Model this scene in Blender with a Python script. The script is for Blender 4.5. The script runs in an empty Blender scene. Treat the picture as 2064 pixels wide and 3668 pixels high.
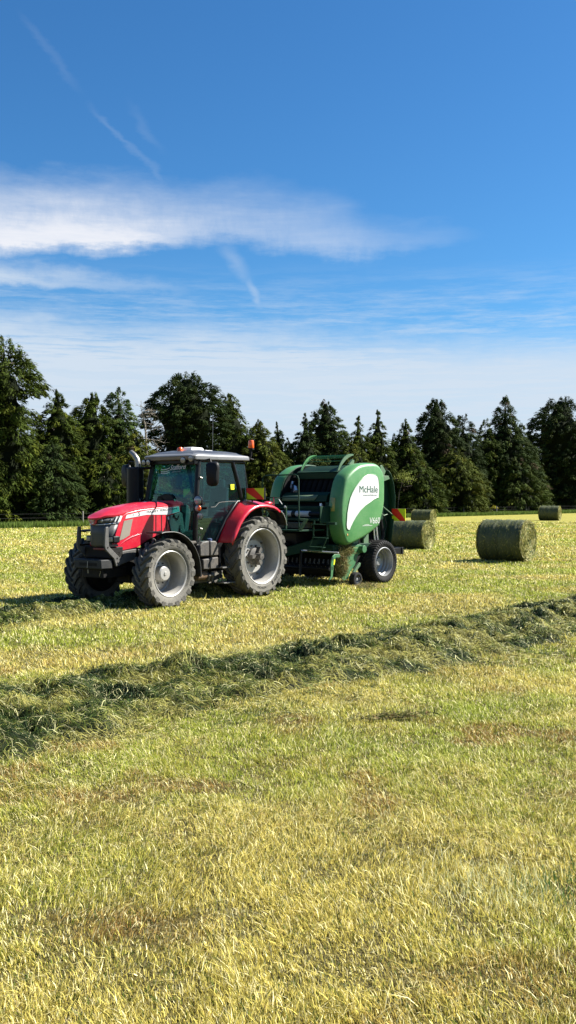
import bpy, bmesh, math, random
import numpy as np
from mathutils import Vector, Matrix
random.seed(7)
RNG = np.random.default_rng(11)
scene = bpy.context.scene
COL = scene.collection
rad = math.radians

# ---------------------------------------------------------------- camera
CAM_H = 2.15
cam_d = bpy.data.cameras.new('camera')
cam = bpy.data.objects.new('camera', cam_d)
COL.objects.link(cam)
cam.location = (0, 0, CAM_H)
cam.rotation_euler = (rad(90), 0, 0)
cam_d.sensor_width = 36
cam_d.lens = 36 * 3396.5 / 3668
cam_d.shift_y = -50.4 / 3668
cam_d.clip_start = 0.1
cam_d.clip_end = 5000
scene.camera = cam

# ---------------------------------------------------------------- colour management
scene.view_settings.view_transform = 'Standard'
scene.view_settings.look = 'None'
scene.view_settings.exposure = 1.6
scene.view_settings.gamma = 1.0
scene.view_settings.use_curve_mapping = False
scene.cycles.max_bounces = 8
scene.cycles.transparent_max_bounces = 16

# ---------------------------------------------------------------- node helpers
def new_mat(name):
    m = bpy.data.materials.new(name); m.use_nodes = True
    nt = m.node_tree; nt.nodes.clear()
    return m, nt
def N(nt, typ, **kw):
    n = nt.nodes.new(typ)
    for k, v in kw.items(): setattr(n, k, v)
    return n
def L(nt, a, b): nt.links.new(a, b)
def mathn(nt, op, a, b=None, c=None, clamp=False):
    n = N(nt, 'ShaderNodeMath', operation=op); n.use_clamp = clamp
    for i, v in enumerate((a, b, c)):
        if v is None: continue
        if isinstance(v, (int, float)): n.inputs[i].default_value = v
        else: L(nt, v, n.inputs[i])
    return n.outputs[0]
def mixc(nt, f, a, b):
    n = N(nt, 'ShaderNodeMix', data_type='RGBA')
    for i, v in ((0, f), (6, a), (7, b)):
        if isinstance(v, (int, float)): n.inputs[i].default_value = v
        elif isinstance(v, tuple): n.inputs[i].default_value = (*v, 1)
        else: L(nt, v, n.inputs[i])
    return n.outputs[2]
def noise(nt, vec, scale, detail=4, rough=.55):
    n = N(nt, 'ShaderNodeTexNoise'); n.inputs['Scale'].default_value = scale
    n.inputs['Detail'].default_value = detail; n.inputs['Roughness'].default_value = rough
    if vec is not None: L(nt, vec, n.inputs['Vector'])
    return n.outputs['Fac']
def ramp(nt, f, stops):
    n = N(nt, 'ShaderNodeValToRGB'); e = n.color_ramp.elements
    while len(e) < len(stops): e.new(.5)
    for el, (p, c) in zip(e, stops):
        el.position = p; el.color = (*c, 1) if len(c) == 3 else c
    L(nt, f, n.inputs[0]); return n.outputs[0]

def paint(name, col, rough=.4, metal=0, dust=.25, dustcol=(.30, .27, .20), bump=.0, coat=0, var=.12, scale=3.0, spec=.5):
    """painted / moulded surface with uneven dirt and slight tone variation"""
    col = tuple(c * .84 for c in col); dustcol = tuple(c * .84 for c in dustcol)
    if max(col) < .04: spec = min(spec, .22)
    m, nt = new_mat(name)
    tc = N(nt, 'ShaderNodeTexCoord').outputs['Object']
    n1 = noise(nt, tc, scale, 6, .65); n2 = noise(nt, tc, scale * 9, 4, .6)
    dark = tuple(c * (1 - var) for c in col); light = tuple(min(1, c * (1 + var)) for c in col)
    base = mixc(nt, n1, dark, light)
    f = mathn(nt, 'MULTIPLY', n1, n2)
    f = mathn(nt, 'MULTIPLY_ADD', f, 4.0, -.75, clamp=True)
    f = mathn(nt, 'MULTIPLY', f, dust)
    col2 = mixc(nt, f, base, dustcol)
    b = N(nt, 'ShaderNodeBsdfPrincipled'); L(nt, col2, b.inputs['Base Color'])
    r = mathn(nt, 'MULTIPLY_ADD', f, .5, rough, clamp=True); L(nt, r, b.inputs['Roughness'])
    b.inputs['Metallic'].default_value = metal
    b.inputs['Coat Weight'].default_value = coat; b.inputs['Coat Roughness'].default_value = .12
    b.inputs['Specular IOR Level'].default_value = spec
    if bump:
        bn = N(nt, 'ShaderNodeBump'); bn.inputs['Strength'].default_value = bump; bn.inputs['Distance'].default_value = .01
        L(nt, n2, bn.inputs['Height']); L(nt, bn.outputs[0], b.inputs['Normal'])
    o = N(nt, 'ShaderNodeOutputMaterial'); L(nt, b.outputs[0], o.inputs[0])
    return m
M = {}
M['red'] = paint('red_paint', (.50, .007, .028), .33, dust=.12, coat=.3, var=.08, dustcol=(.5, .25, .2))
M['shaded_red'] = paint('shaded_red_paint', (.16, .004, .004), .5)  # the red darkened to carry the shade on the crossbar
M['green'] = paint('green_paint', (.068, .235, .072), .42, dust=.25, dustcol=(.22, .30, .16), var=.14, coat=.1)
M['shaded_green'] = paint('shaded_green_paint', (.006, .036, .018), .6, dust=.15, dustcol=(.05, .07, .035), spec=.2)  # darker copy of the green, with shade in its colour, for shaded baler parts
M['black'] = paint('black_plastic', (.006, .006, .007), .5, dust=.08, dustcol=(.05, .045, .035))
M['frame_black'] = paint('satin_black_frame', (.005, .006, .008), .35, dust=.05)
M['chassis'] = paint('oily_cast_iron', (.008, .0075, .007), .7, dust=.2, dustcol=(.04, .03, .02), bump=.4)
M['grey'] = paint('mid_grey_plastic', (.075, .075, .073), .55, dust=.35, dustcol=(.26, .23, .18))
M['weight'] = paint('shaded_weight_paint', (.030, .032, .033), .6, dust=.3, dustcol=(.10, .09, .075), spec=.3)  # grey darkened to stand for the shade on the tractor front
M['grille_grey'] = paint('grille_grey', (.055, .06, .062), .5, dust=.2, dustcol=(.2, .18, .14))
M['screen'] = paint('dusty_air_screen', (.22, .19, .15), .75, dust=.3)
M['tank'] = paint('dusty_tank_plastic', (.05, .047, .044), .6, dust=.7, dustcol=(.16, .135, .10))
M['roof'] = paint('roof_light_grey', (.165, .17, .175), .35, dust=.25, dustcol=(.3, .3, .28))
M['roof_dark'] = paint('roof_dark_grey', (.05, .055, .065), .4, dust=.15)
M['white'] = paint('white_paint', (.62, .62, .61), .4, dust=.1)
M['rim'] = paint('silver_rim', (.42, .41, .39), .38, metal=.25, dust=.55, dustcol=(.30, .27, .21))
M['rim_dark'] = paint('zinc_rim', (.30, .31, .32), .4, metal=.4, dust=.3)
M['hub'] = paint('greasy_hub', (.06, .055, .05), .6, dust=.4, bump=.4)
M['steel'] = paint('bare_steel', (.30, .29, .27), .35, metal=.8, dust=.3)
M['tyre'] = paint('dusty_rubber', (.15, .143, .128), .85, dust=.9, dustcol=(.25, .235, .19), bump=.5, spec=.2, scale=5)
M['shaded_tread'] = paint('shaded_tread_rubber', (.075, .072, .064), .9, dust=.7, dustcol=(.22, .205, .17), bump=.5, spec=.2, scale=6)  # same rubber as the sidewall, shade of the tread face put into the colour
M['tyre_dark'] = paint('dark_rubber', (.016, .016, .016), .75, dust=.5, dustcol=(.06, .057, .052), bump=.4, spec=.25)
M['ink'] = paint('tyre_lettering', (.02, .02, .02), .7, dust=0)
M['orange'] = paint('orange_lens', (.95, .12, .008), .25, dust=.05, coat=.5)
M['hred'] = paint('reflective_red', (.95, .02, .012), .4, dust=.08)
M['hyel'] = paint('reflective_yellow', (.80, .84, .02), .4, dust=.08)
M['sticker'] = paint('yellow_sticker', (.45, .42, .12), .5, dust=.4)
M['lens'] = paint('lamp_lens', (.30, .31, .31), .12, metal=.3, dust=.05, coat=.6)
M['seat'] = paint('seat_fabric', (.03, .035, .045), .9, dust=.05)
M['console'] = paint('cab_trim', (.08, .085, .09), .7, dust=.05)
M['wood'] = paint('weathered_post', (.20, .19, .165), .85, dust=.4, bump=.5)
M['wire'] = paint('fence_wire', (.03, .03, .03), .7, metal=.0, dust=0)
M['silver'] = paint('silver_trim', (.72, .73, .74), .25, metal=.5, dust=.05)
M['belt'] = paint('belt_and_shade_black', (.004, .004, .004), .9, dust=.2, dustcol=(.015, .015, .01))  # belts, and also the plates and block that stand in for shade
M['teal'] = paint('teal_fade', (.12, .42, .38), .4, dust=.05)
M['mirror'] = paint('mirror_glass', (.5, .5, .5), .05, metal=1, dust=0)
M['paint_blue'] = paint('blue_cap', (.02, .05, .16), .5)
M['rust'] = paint('rusty_steel', (.16, .10, .06), .7, dust=.6, dustcol=(.25, .2, .14))
M['mchale'] = paint('dark_green_ink', (.01, .09, .05), .5, dust=0)
M['pale_green'] = paint('faded_pale_green', (.075, .16, .08), .5, dust=.4, dustcol=(.16, .18, .11))
M['mid_green'] = paint('pickup_green', (.045, .17, .065), .45, dust=.4, dustcol=(.13, .16, .07))
M['stripe'] = paint('pale_stripe', (.11, .18, .10), .5, dust=.3)
M['sticker_dim'] = paint('box_labels', (.08, .065, .03), .6, dust=.5)
M['brass'] = paint('latch_yellow', (.7, .45, .12), .4)
def glass_mat():
    m, nt = new_mat('tinted_glass')
    t = N(nt, 'ShaderNodeBsdfTransparent'); t.inputs[0].default_value = (.56, .80, .78, 1)
    g = N(nt, 'ShaderNodeBsdfGlossy'); g.inputs['Roughness'].default_value = .02; g.inputs[0].default_value = (.8, .95, .97, 1)
    d = N(nt, 'ShaderNodeBsdfDiffuse'); d.inputs[0].default_value = (.025, .075, .085, 1)
    fr = N(nt, 'ShaderNodeLayerWeight'); fr.inputs[0].default_value = .5; fw_ = mathn(nt, 'POWER', fr.outputs['Facing'], 4.0)
    tc = N(nt, 'ShaderNodeTexCoord').outputs['Object']
    dn = noise(nt, tc, 3, 6, .7)
    df = mathn(nt, 'MULTIPLY_ADD', dn, .16, -.05, clamp=True)
    a = N(nt, 'ShaderNodeMixShader'); L(nt, df, a.inputs[0]); L(nt, t.outputs[0], a.inputs[1]); L(nt, d.outputs[0], a.inputs[2])
    f = mathn(nt, 'MULTIPLY_ADD', fw_, .7, .035, clamp=True)
    s = N(nt, 'ShaderNodeMixShader'); L(nt, f, s.inputs[0]); L(nt, a.outputs[0], s.inputs[1]); L(nt, g.outputs[0], s.inputs[2])
    o = N(nt, 'ShaderNodeOutputMaterial'); L(nt, s.outputs[0], o.inputs[0]); return m
M['glass'] = glass_mat()

# ---------------------------------------------------------------- mesh builder
class MB:
    def __init__(s): s.v = []; s.f = []; s.m = []
    def add(s, vs, fs, m=0):
        o = len(s.v); s.v += [tuple(v) for v in vs]; s.f += [tuple(i + o for i in f) for f in fs]; s.m += [m] * len(fs); return s
    def box(s, x0, x1, y0, y1, z0, z1, m=0):
        v = [(x, y, z) for x in (x0, x1) for y in (y0, y1) for z in (z0, z1)]
        return s.add(v, [(0, 1, 3, 2), (4, 6, 7, 5), (0, 4, 5, 1), (2, 3, 7, 6), (0, 2, 6, 4), (1, 5, 7, 3)], m)
    def prism(s, poly, a, b, axis='y', m=0):
        """polygon in the other two axes, extruded along axis from a to b"""
        def P(p, t):
            return {'y': (p[0], t, p[1]), 'x': (t, p[0], p[1]), 'z': (p[0], p[1], t)}[axis]
        n = len(poly); v = [P(p, a) for p in poly] + [P(p, b) for p in poly]
        f = [tuple(range(n)), tuple(range(2 * n - 1, n - 1, -1))] + [(i, (i + 1) % n, n + (i + 1) % n, n + i) for i in range(n)]
        return s.add(v, f, m)
    def loft(s, rings, m=0, closed=True, caps=True):
        n = len(rings[0]); v = [p for r in rings for p in r]; f = []
        for i in range(len(rings) - 1):
            for j in range(n if closed else n - 1):
                k = (j + 1) % n
                f.append((i * n + j, i * n + k, (i + 1) * n + k, (i + 1) * n + j))
        if caps and closed: f += [tuple(range(n)), tuple(range((len(rings) - 1) * n, len(rings) * n))[::-1]]
        return s.add(v, f, m)
    def tube(s, pts, r, n=8, m=0, caps=True):
        pts = [Vector(p) for p in pts]; R = r if isinstance(r, (list, tuple)) else [r] * len(pts)
        rings = []; up = Vector((0, 0, 1)); prev = None
        for i, p in enumerate(pts):
            d = (pts[min(i + 1, len(pts) - 1)] - pts[max(i - 1, 0)]).normalized()
            if prev is None:
                a = d.cross(up if abs(d.z) < .95 else Vector((1, 0, 0))).normalized()
            else:
                a = (prev - d * prev.dot(d)).normalized()
            prev = a; b = d.cross(a)
            rings.append([p + (a * math.cos(t) + b * math.sin(t)) * R[i] for t in [2 * math.pi * k / n for k in range(n)]])
        return s.loft(rings, m, True, caps)
    def lathe(s, prof, c, axis='y', n=32, m=0, a0=0, a1=2 * math.pi, caps=False):
        """prof: list of (r, t) with t along axis"""
        full = abs(a1 - a0 - 2 * math.pi) < 1e-6; cols = n if full else n + 1; v = []; f = []
        for r, t in prof:
            for k in range(cols):
                a = a0 + (a1 - a0) * k / n; u, w = r * math.cos(a), r * math.sin(a)
                v.append({'y': (c[0] + u, c[1] + t, c[2] + w), 'x': (c[0] + t, c[1] + u, c[2] + w), 'z': (c[0] + u, c[1] + w, c[2] + t)}[axis])
        for i in range(len(prof) - 1):
            for k in range(n):
                k2 = (k + 1) % cols
                f.append((i * cols + k, i * cols + k2, (i + 1) * cols + k2, (i + 1) * cols + k))
        if caps: f += [tuple(range(cols)), tuple(range((len(prof) - 1) * cols, len(prof) * cols))]
        return s.add(v, f, m)
    def sphere(s, c, r, sc=(1, 1, 1), n=12, m=0):
        prof = [(max(1e-4, math.sin(math.pi * i / n)) * r, -math.cos(math.pi * i / n) * r) for i in range(n + 1)]
        o = len(s.v); s.lathe(prof, (0, 0, 0), 'z', n * 2, m)
        for i in range(o, len(s.v)):
            x, y, z = s.v[i]; s.v[i] = (c[0] + x * sc[0], c[1] + y * sc[1], c[2] + z * sc[2])
        return s
    def xform(s, fn, start=0):
        for i in range(start, len(s.v)): s.v[i] = tuple(fn(Vector(s.v[i])))
        return s
    def build(s, name, mat, parent=None, bevel=0, smooth=35, seg=2, solid=0, subsurf=0, recalc=True):
        me = bpy.data.meshes.new(name); me.from_pydata(s.v, [], s.f)
        mats = mat if isinstance(mat, (list, tuple)) else [mat]
        for mm in mats: me.materials.append(M[mm] if isinstance(mm, str) else mm)
        if len(mats) > 1: me.polygons.foreach_set('material_index', s.m)
        if recalc:
            bm = bmesh.new(); bm.from_mesh(me); bmesh.ops.remove_doubles(bm, verts=bm.verts, dist=1e-5)
            bmesh.ops.recalc_face_normals(bm, faces=bm.faces); bm.to_mesh(me); bm.free()
        if smooth:
            me.polygons.foreach_set('use_smooth', [True] * len(me.polygons)); me.set_sharp_from_angle(angle=rad(smooth))
        me.update()
        o = bpy.data.objects.new(name, me); COL.objects.link(o)
        if parent is not None: o.parent = parent
        if solid:
            md = o.modifiers.new('solid', 'SOLIDIFY'); md.thickness = solid; md.offset = 0
        if bevel:
            md = o.modifiers.new('bevel', 'BEVEL'); md.width = bevel; md.segments = seg; md.limit_method = 'ANGLE'; md.angle_limit = rad(40); md.harden_normals = False
        if subsurf:
            md = o.modifiers.new('sub', 'SUBSURF'); md.levels = subsurf; md.render_levels = subsurf
        return o

def tag(o, label=None, cat=None, group=None, kind=None):
    if label: o['label'] = label
    if cat: o['category'] = cat
    if group: o['group'] = group
    if kind: o['kind'] = kind
    return o
def empty(name, loc, rz=0, parent=None):
    o = bpy.data.objects.new(name, None); COL.objects.link(o); o.location = loc; o.rotation_euler = (0, 0, rz)
    o.empty_display_size = .3
    if parent: o.parent = parent
    return o
def text_geo(txt, size, shear=0, offset=.0, spacing=1.0):
    cu = bpy.data.curves.new('t', 'FONT'); cu.body = txt; cu.size = size; cu.shear = shear; cu.offset = offset
    cu.space_character = spacing; cu.resolution_u = 3
    ob = bpy.data.objects.new('t', cu); me = bpy.data.meshes.new_from_object(ob)
    v = [(q.co.x, q.co.y) for q in me.vertices]; f = [tuple(p.vertices) for p in me.polygons]
    bpy.data.objects.remove(ob); bpy.data.curves.remove(cu); bpy.data.meshes.remove(me)
    return v, f
def add_text(mb, txt, size, fn, m=0, shear=0, offset=0, spacing=1.0, width=None):
    if offset > .0009:      # heavier strokes: three shifted layers a hair apart
        for k_ in (-1, 0, 1):
            def g_(a_, b_, k_=k_):
                p = fn(a_ + k_ * offset * 1.2, b_); return (p[0] + abs(k_) * 0, p[1] * (1 + (k_ + 1) * .0006), p[2])
            add_text(mb, txt, size, g_, m, shear, 0, spacing, width)
        return
    v, f = text_geo(txt, size, shear, 0, spacing)
    if width:
        w = max(p[0] for p in v) - min(p[0] for p in v); k = width / w
        v = [(p[0] * k, p[1]) for p in v]
    mb.add([fn(u, w) for u, w in v], f, m)
def interp(tab, x):
    return float(np.interp(x, [a for a, b in tab], [b for a, b in tab]))
# ---------------------------------------------------------------- sun and sky
SUN_EL, SUN_AZ = 43.0, 14.0           # azimuth measured from +X towards +Y
sd = bpy.data.lights.new('sun', 'SUN'); sd.energy = 5.0; sd.angle = rad(.5); sd.color = (1.0, .955, .87)
sun = bpy.data.objects.new('sun', sd); COL.objects.link(sun)
ts = Vector((math.cos(rad(SUN_AZ)) * math.cos(rad(SUN_EL)), math.sin(rad(SUN_AZ)) * math.cos(rad(SUN_EL)), math.sin(rad(SUN_EL))))
sun.rotation_euler = ts.to_track_quat('Z', 'Y').to_euler(); sun.location = (40, 10, 60)

world = bpy.data.worlds.new('World'); scene.world = world; world.use_nodes = True
nt = world.node_tree; nt.nodes.clear()
sky = N(nt, 'ShaderNodeTexSky'); sky.sky_type = 'NISHITA'; sky.sun_disc = False
sky.sun_elevation = rad(SUN_EL); sky.sun_rotation = rad(90 - SUN_AZ)
sky.altitude = 100; sky.air_density = 1.0; sky.dust_density = .4; sky.ozone_density = 2.5
hs = N(nt, 'ShaderNodeHueSaturation'); hs.inputs['Saturation'].default_value = 1.18
L(nt, sky.outputs[0], hs.inputs['Color'])
tc = N(nt, 'ShaderNodeTexCoord').outputs['Generated']
sp = N(nt, 'ShaderNodeSeparateXYZ'); L(nt, tc, sp.inputs[0])
X_, Y_, Z_ = sp.outputs
az = mathn(nt, 'ARCTAN2', X_, Y_)                       # 0 ahead, + right
hyp = mathn(nt, 'SQRT', mathn(nt, 'ADD', mathn(nt, 'MULTIPLY', X_, X_), mathn(nt, 'MULTIPLY', Y_, Y_)))
el = mathn(nt, 'ARCTAN2', Z_, hyp)
# sky coordinates: u across 34 degrees of azimuth (0..1), v = elevation / 30 degrees
u = mathn(nt, 'MULTIPLY_ADD', az, 1 / rad(33.8), .5)
v = mathn(nt, 'MULTIPLY', el, 1 / rad(30))
def U(xd): return math.atan((xd - 725) / 2386) / rad(33.8) + .5
def V(xd, yd):
    a = math.atan((xd - 725) / 2386); return math.atan((1253 - yd) / 2386 * math.cos(a)) / rad(30)
cmb = N(nt, 'ShaderNodeCombineXYZ'); L(nt, u, cmb.inputs[0]); L(nt, v, cmb.inputs[1])
def stretched(sx, sy, rot=0, off=0):
    mp = N(nt, 'ShaderNodeMapping'); mp.inputs['Scale'].default_value = (sx, sy, 1); mp.inputs['Rotation'].default_value = (0, 0, rad(rot))
    mp.inputs['Location'].default_value = (off, off * 1.7, 0); L(nt, cmb.outputs[0], mp.inputs[0]); return mp.outputs[0]
def curve(xs):
    n = N(nt, 'ShaderNodeFloatCurve'); L(nt, mathn(nt, 'MULTIPLY_ADD', u, .5, .25, clamp=True), n.inputs['Value'])
    c = n.mapping.curves[0]; pts = [(U(x) * .5 + .25, max(0, min(1, y))) for x, y in xs]
    while len(c.points) < len(pts): c.points.new(.5, .5)
    for p, q in zip(c.points, pts): p.location = q; p.handle_type = 'AUTO'
    n.mapping.update(); return n.outputs[0]
def sstep(x, a, b):
    n = N(nt, 'ShaderNodeMapRange'); n.interpolation_type = 'SMOOTHSTEP'; L(nt, x, n.inputs[0])
    for i, t in ((1, a), (2, b)):
        n.inputs[i].default_value = t
    return n.outputs[0]
w1 = noise(nt, stretched(5, 14, 8), 1.6, 8, .62)        # ragged edge
w2 = noise(nt, stretched(4, 34, -6, 3), 1.3, 10, .72)
w4 = noise(nt, stretched(3, 44, 5, 9), 1.6, 10, .7)    # fine streaks
w3 = noise(nt, stretched(19, 8, 31, 5), 1.3, 9, .72)    # cirrus fibres
vj = mathn(nt, 'MULTIPLY_ADD', mathn(nt, 'ADD', w1, -.5), .075, v)
vj = mathn(nt, 'MULTIPLY_ADD', mathn(nt, 'ADD', w3, -.5), .016, vj)
def band(top, bot, s_top, s_bot):
    t = curve([(x, V(x, y)) for x, y in top]); b = curve([(x, V(x, y)) for x, y in bot])
    up = sstep(mathn(nt, 'SUBTRACT', t, vj), -s_top * .3, s_top); dn = sstep(mathn(nt, 'SUBTRACT', vj, b), -s_bot * .4, s_bot)
    return mathn(nt, 'MULTIPLY', up, dn)
A = band([(-600, 470), (0, 445), (430, 470), (830, 500), (950, 560), (1150, 592), (1300, 640), (1450, 640)],
         [(-600, 660), (0, 640), (350, 632), (550, 605), (700, 628), (850, 648), (1000, 640), (1150, 612), (1300, 560), (1450, 560)], .10, .03)
A = mathn(nt, 'MULTIPLY', A, mathn(nt, 'MULTIPLY_ADD', w2, .9, .35, clamp=True)); A = mathn(nt, 'MULTIPLY', A, mathn(nt, 'MULTIPLY_ADD', w3, 1.1, .38, clamp=True))
A = mathn(nt, 'MULTIPLY', A, mathn(nt, 'MULTIPLY_ADD', sstep(u, U(760), U(120)), .62, .38))
core = band([(-600, 520), (0, 505), (300, 525), (520, 580), (620, 610), (1450, 900)], [(-600, 650), (0, 634), (350, 628), (520, 600), (620, 590), (1450, 700)], .06, .02)
A = mathn(nt, 'MAXIMUM', mathn(nt, 'POWER', A, .7), mathn(nt, 'MULTIPLY', core, mathn(nt, 'MULTIPLY_ADD', w2, .35, .76, clamp=True)))
B_ = band([(-600, 620), (0, 645), (100, 660), (300, 690), (500, 734), (560, 760), (1450, 900)],
          [(-600, 725), (0, 722), (250, 727), (500, 738), (560, 720), (1450, 700)], .05, .02)
B_ = mathn(nt, 'MULTIPLY', B_, mathn(nt, 'MULTIPLY_ADD', w2, .9, .45, clamp=True))
C_ = band([(-600, 760), (0, 768), (300, 805), (700, 815), (1000, 840), (1450, 850), (2000, 840)],
          [(-600, 1500), (0, 1500), (1450, 1500), (2000, 1500)], .075, .01)
C_ = mathn(nt, 'MULTIPLY', mathn(nt, 'POWER', C_, .7), sstep(w4, .22, .54))
veil = sstep(mathn(nt, 'MULTIPLY_ADD', mathn(nt, 'ADD', w4, -.5), .10, v), V(725, 815), V(725, 950))
C_ = mathn(nt, 'MAXIMUM', C_, mathn(nt, 'MULTIPLY', veil, mathn(nt, 'MULTIPLY_ADD', w2, .25, .80, clamp=True)))
thin = mathn(nt, 'MULTIPLY', sstep(v, V(725, 640), V(725, 840)), mathn(nt, 'MULTIPLY', sstep(w2, .38, .70), .55))
C_ = mathn(nt, 'MAXIMUM', C_, thin)
def streak(p, q, wid, amt):
    """thin contrail remnant between two sky points"""
    (x0, y0), (x1, y1) = (U(p[0]), V(*p)), (U(q[0]), V(*q))
    dx, dy = x1 - x0, y1 - y0; ln = math.hypot(dx, dy); dx, dy = dx / ln, dy / ln
    a = mathn(nt, 'ADD', mathn(nt, 'MULTIPLY', mathn(nt, 'ADD', u, -x0), dx), mathn(nt, 'MULTIPLY', mathn(nt, 'ADD', vj, -y0), dy))
    b = mathn(nt, 'ADD', mathn(nt, 'MULTIPLY', mathn(nt, 'ADD', u, -x0), -dy), mathn(nt, 'MULTIPLY', mathn(nt, 'ADD', vj, -y0), dx))
    m1 = sstep(mathn(nt, 'ABSOLUTE', b), wid, 0); m2 = sstep(a, -.02, .04); m3 = sstep(a, ln + .02, ln - .05)
    return mathn(nt, 'MULTIPLY', mathn(nt, 'MULTIPLY', m1, mathn(nt, 'MULTIPLY', m2, m3)), mathn(nt, 'MULTIPLY', mathn(nt, 'ADD', w1, .35), amt))
S = [streak((55, 40), (200, 230), .011, .07), streak((230, 270), (440, 480), .011, .12), streak((560, 610), (628, 720), .022, .30), streak((622, 700), (660, 785), .014, .55), streak((712, 808), (800, 835), .016, .5), streak((330, 270), (410, 380), .012, .07)]
cloud = mathn(nt, 'MAXIMUM', A, mathn(nt, 'MAXIMUM', B_, C_))
for s_ in S: cloud = mathn(nt, 'MAXIMUM', cloud, s_)
cloud = mathn(nt, 'MULTIPLY', cloud, .95, clamp=True)
SKY = .050
tn = N(nt, 'ShaderNodeMix', data_type='RGBA', blend_type='MULTIPLY'); tn.inputs[0].default_value = 1; L(nt, hs.outputs[0], tn.inputs[6]); tn.inputs[7].default_value = (.46, .79, .97, 1)
bg1 = N(nt, 'ShaderNodeBackground'); L(nt, tn.outputs[2], bg1.inputs[0]); bg1.inputs[1].default_value = SKY
bg2 = N(nt, 'ShaderNodeBackground'); bg2.inputs[0].default_value = (.76, .87, 1.0, 1); bg2.inputs[1].default_value = .29
L(nt, mixc(nt, A, (.76, .87, 1.0), (1.08, 1.08, 1.12)), bg2.inputs[0])
mx = N(nt, 'ShaderNodeMixShader'); L(nt, cloud, mx.inputs[0]); L(nt, bg1.outputs[0], mx.inputs[1]); L(nt, bg2.outputs[0], mx.inputs[2])
ow = N(nt, 'ShaderNodeOutputWorld'); L(nt, mx.outputs[0], ow.inputs[0])
# ---------------------------------------------------------------- value noise for numpy
def vnoise(x, y, scale, seed=0):
    x = np.asarray(x) * scale; y = np.asarray(y) * scale
    xi = np.floor(x).astype(np.int64); yi = np.floor(y).astype(np.int64); fx = x - xi; fy = y - yi
    fx = fx * fx * (3 - 2 * fx); fy = fy * fy * (3 - 2 * fy)
    def h(a, b):
        n = (a * 374761393 + b * 668265263 + seed * 1442695041) & 0xffffffff
        n = ((n ^ (n >> 13)) * 1274126177) & 0xffffffff
        return ((n ^ (n >> 16)) & 0xffff) / 65535.0
    return (h(xi, yi) * (1 - fx) + h(xi + 1, yi) * fx) * (1 - fy) + (h(xi, yi + 1) * (1 - fx) + h(xi + 1, yi + 1) * fx) * fy
def fbm(x, y, scale, seed=0, oct=3):
    t = 0; a = .5; s = 0
    for i in range(oct): t = t + a * vnoise(x, y, scale * 2 ** i, seed + i * 17); s += a; a *= .5
    return t / s
def field_z(x, y):
    return (fbm(x, y, .35, 5, 2) - .5) * .10 * np.clip((np.asarray(y) - 1) / 6, 0, 1) * np.clip((60 - np.asarray(y)) / 30, 0, 1)

# ---------------------------------------------------------------- ground sheet (one sheet to the horizon)
def ground_material():
    m, nt = new_mat('mown_field')
    geo = N(nt, 'ShaderNodeNewGeometry').outputs['Position']
    n1 = noise(nt, geo, .22, 5, .6); n2 = noise(nt, geo, 2.2, 5, .65); n3 = noise(nt, geo, 18, 4, .7)
    mp = N(nt, 'ShaderNodeMapping'); mp.inputs['Rotation'].default_value = (0, 0, rad(41)); mp.inputs['Scale'].default_value = (.08, .8, 1); L(nt, geo, mp.inputs[0])
    n4 = noise(nt, mp.outputs[0], 1.4, 4, .6)
    c = mixc(nt, n1, (.29, .265, .05), (.43, .38, .085))
    c = mixc(nt, mathn(nt, 'MULTIPLY_ADD', n2, 1.6, -.5, clamp=True), c, (.18, .19, .03))
    c = mixc(nt, mathn(nt, 'MULTIPLY_ADD', n4, 2.2, -.85, clamp=True), c, (.42, .365, .085))
    c = mixc(nt, mathn(nt, 'MULTIPLY_ADD', n3, 2.4, -.9, clamp=True), c, (.08, .08, .025))
    # near the camera the sheet is only the soil and thatch under the blades
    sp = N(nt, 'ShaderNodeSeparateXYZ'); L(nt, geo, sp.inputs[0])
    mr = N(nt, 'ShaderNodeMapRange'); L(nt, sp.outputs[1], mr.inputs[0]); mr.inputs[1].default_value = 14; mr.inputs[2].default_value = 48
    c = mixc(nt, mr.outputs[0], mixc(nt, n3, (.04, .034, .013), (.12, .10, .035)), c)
    b = N(nt, 'ShaderNodeBsdfPrincipled'); L(nt, c, b.inputs['Base Color']); b.inputs['Roughness'].default_value = .95; b.inputs['Specular IOR Level'].default_value = .1
    bp = N(nt, 'ShaderNodeBump'); bp.inputs['Strength'].default_value = .8; bp.inputs['Distance'].default_value = .08; L(nt, n3, bp.inputs['Height']); L(nt, bp.outputs[0], b.inputs['Normal'])
    o = N(nt, 'ShaderNodeOutputMaterial'); L(nt, b.outputs[0], o.inputs[0]); return m
def grid_sheet(xs, ys, zf):
    X, Y = np.meshgrid(xs, ys); Z = zf(X, Y); v = np.stack([X, Y, Z], -1).reshape(-1, 3)
    nx, ny = len(xs), len(ys); i = np.arange((nx - 1) * (ny - 1)); r, c = i // (nx - 1), i % (nx - 1); a = r * nx + c
    return v, np.stack([a, a + 1, a + nx + 1, a + nx], 1)
def np_mesh(name, v, faces, col=None, smooth=False, uvs=None):
    me = bpy.data.meshes.new(name); k = faces.shape[1]
    me.vertices.add(len(v)); me.vertices.foreach_set('co', np.ascontiguousarray(v, dtype=np.float32).ravel())
    me.loops.add(faces.size); me.loops.foreach_set('vertex_index', np.ascontiguousarray(faces, dtype=np.int32).ravel())
    me.polygons.add(len(faces)); me.polygons.foreach_set('loop_start', np.arange(0, faces.size, k, dtype=np.int32))
    me.polygons.foreach_set('use_smooth', np.full(len(faces), smooth))
    me.update(calc_edges=True)
    if col is not None:
        at = me.color_attributes.new('Col', 'FLOAT_COLOR', 'POINT')
        c4 = np.ones((len(v), 4), np.float32); c4[:, :3] = col; at.data.foreach_set('color', c4.ravel())
    return me
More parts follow.
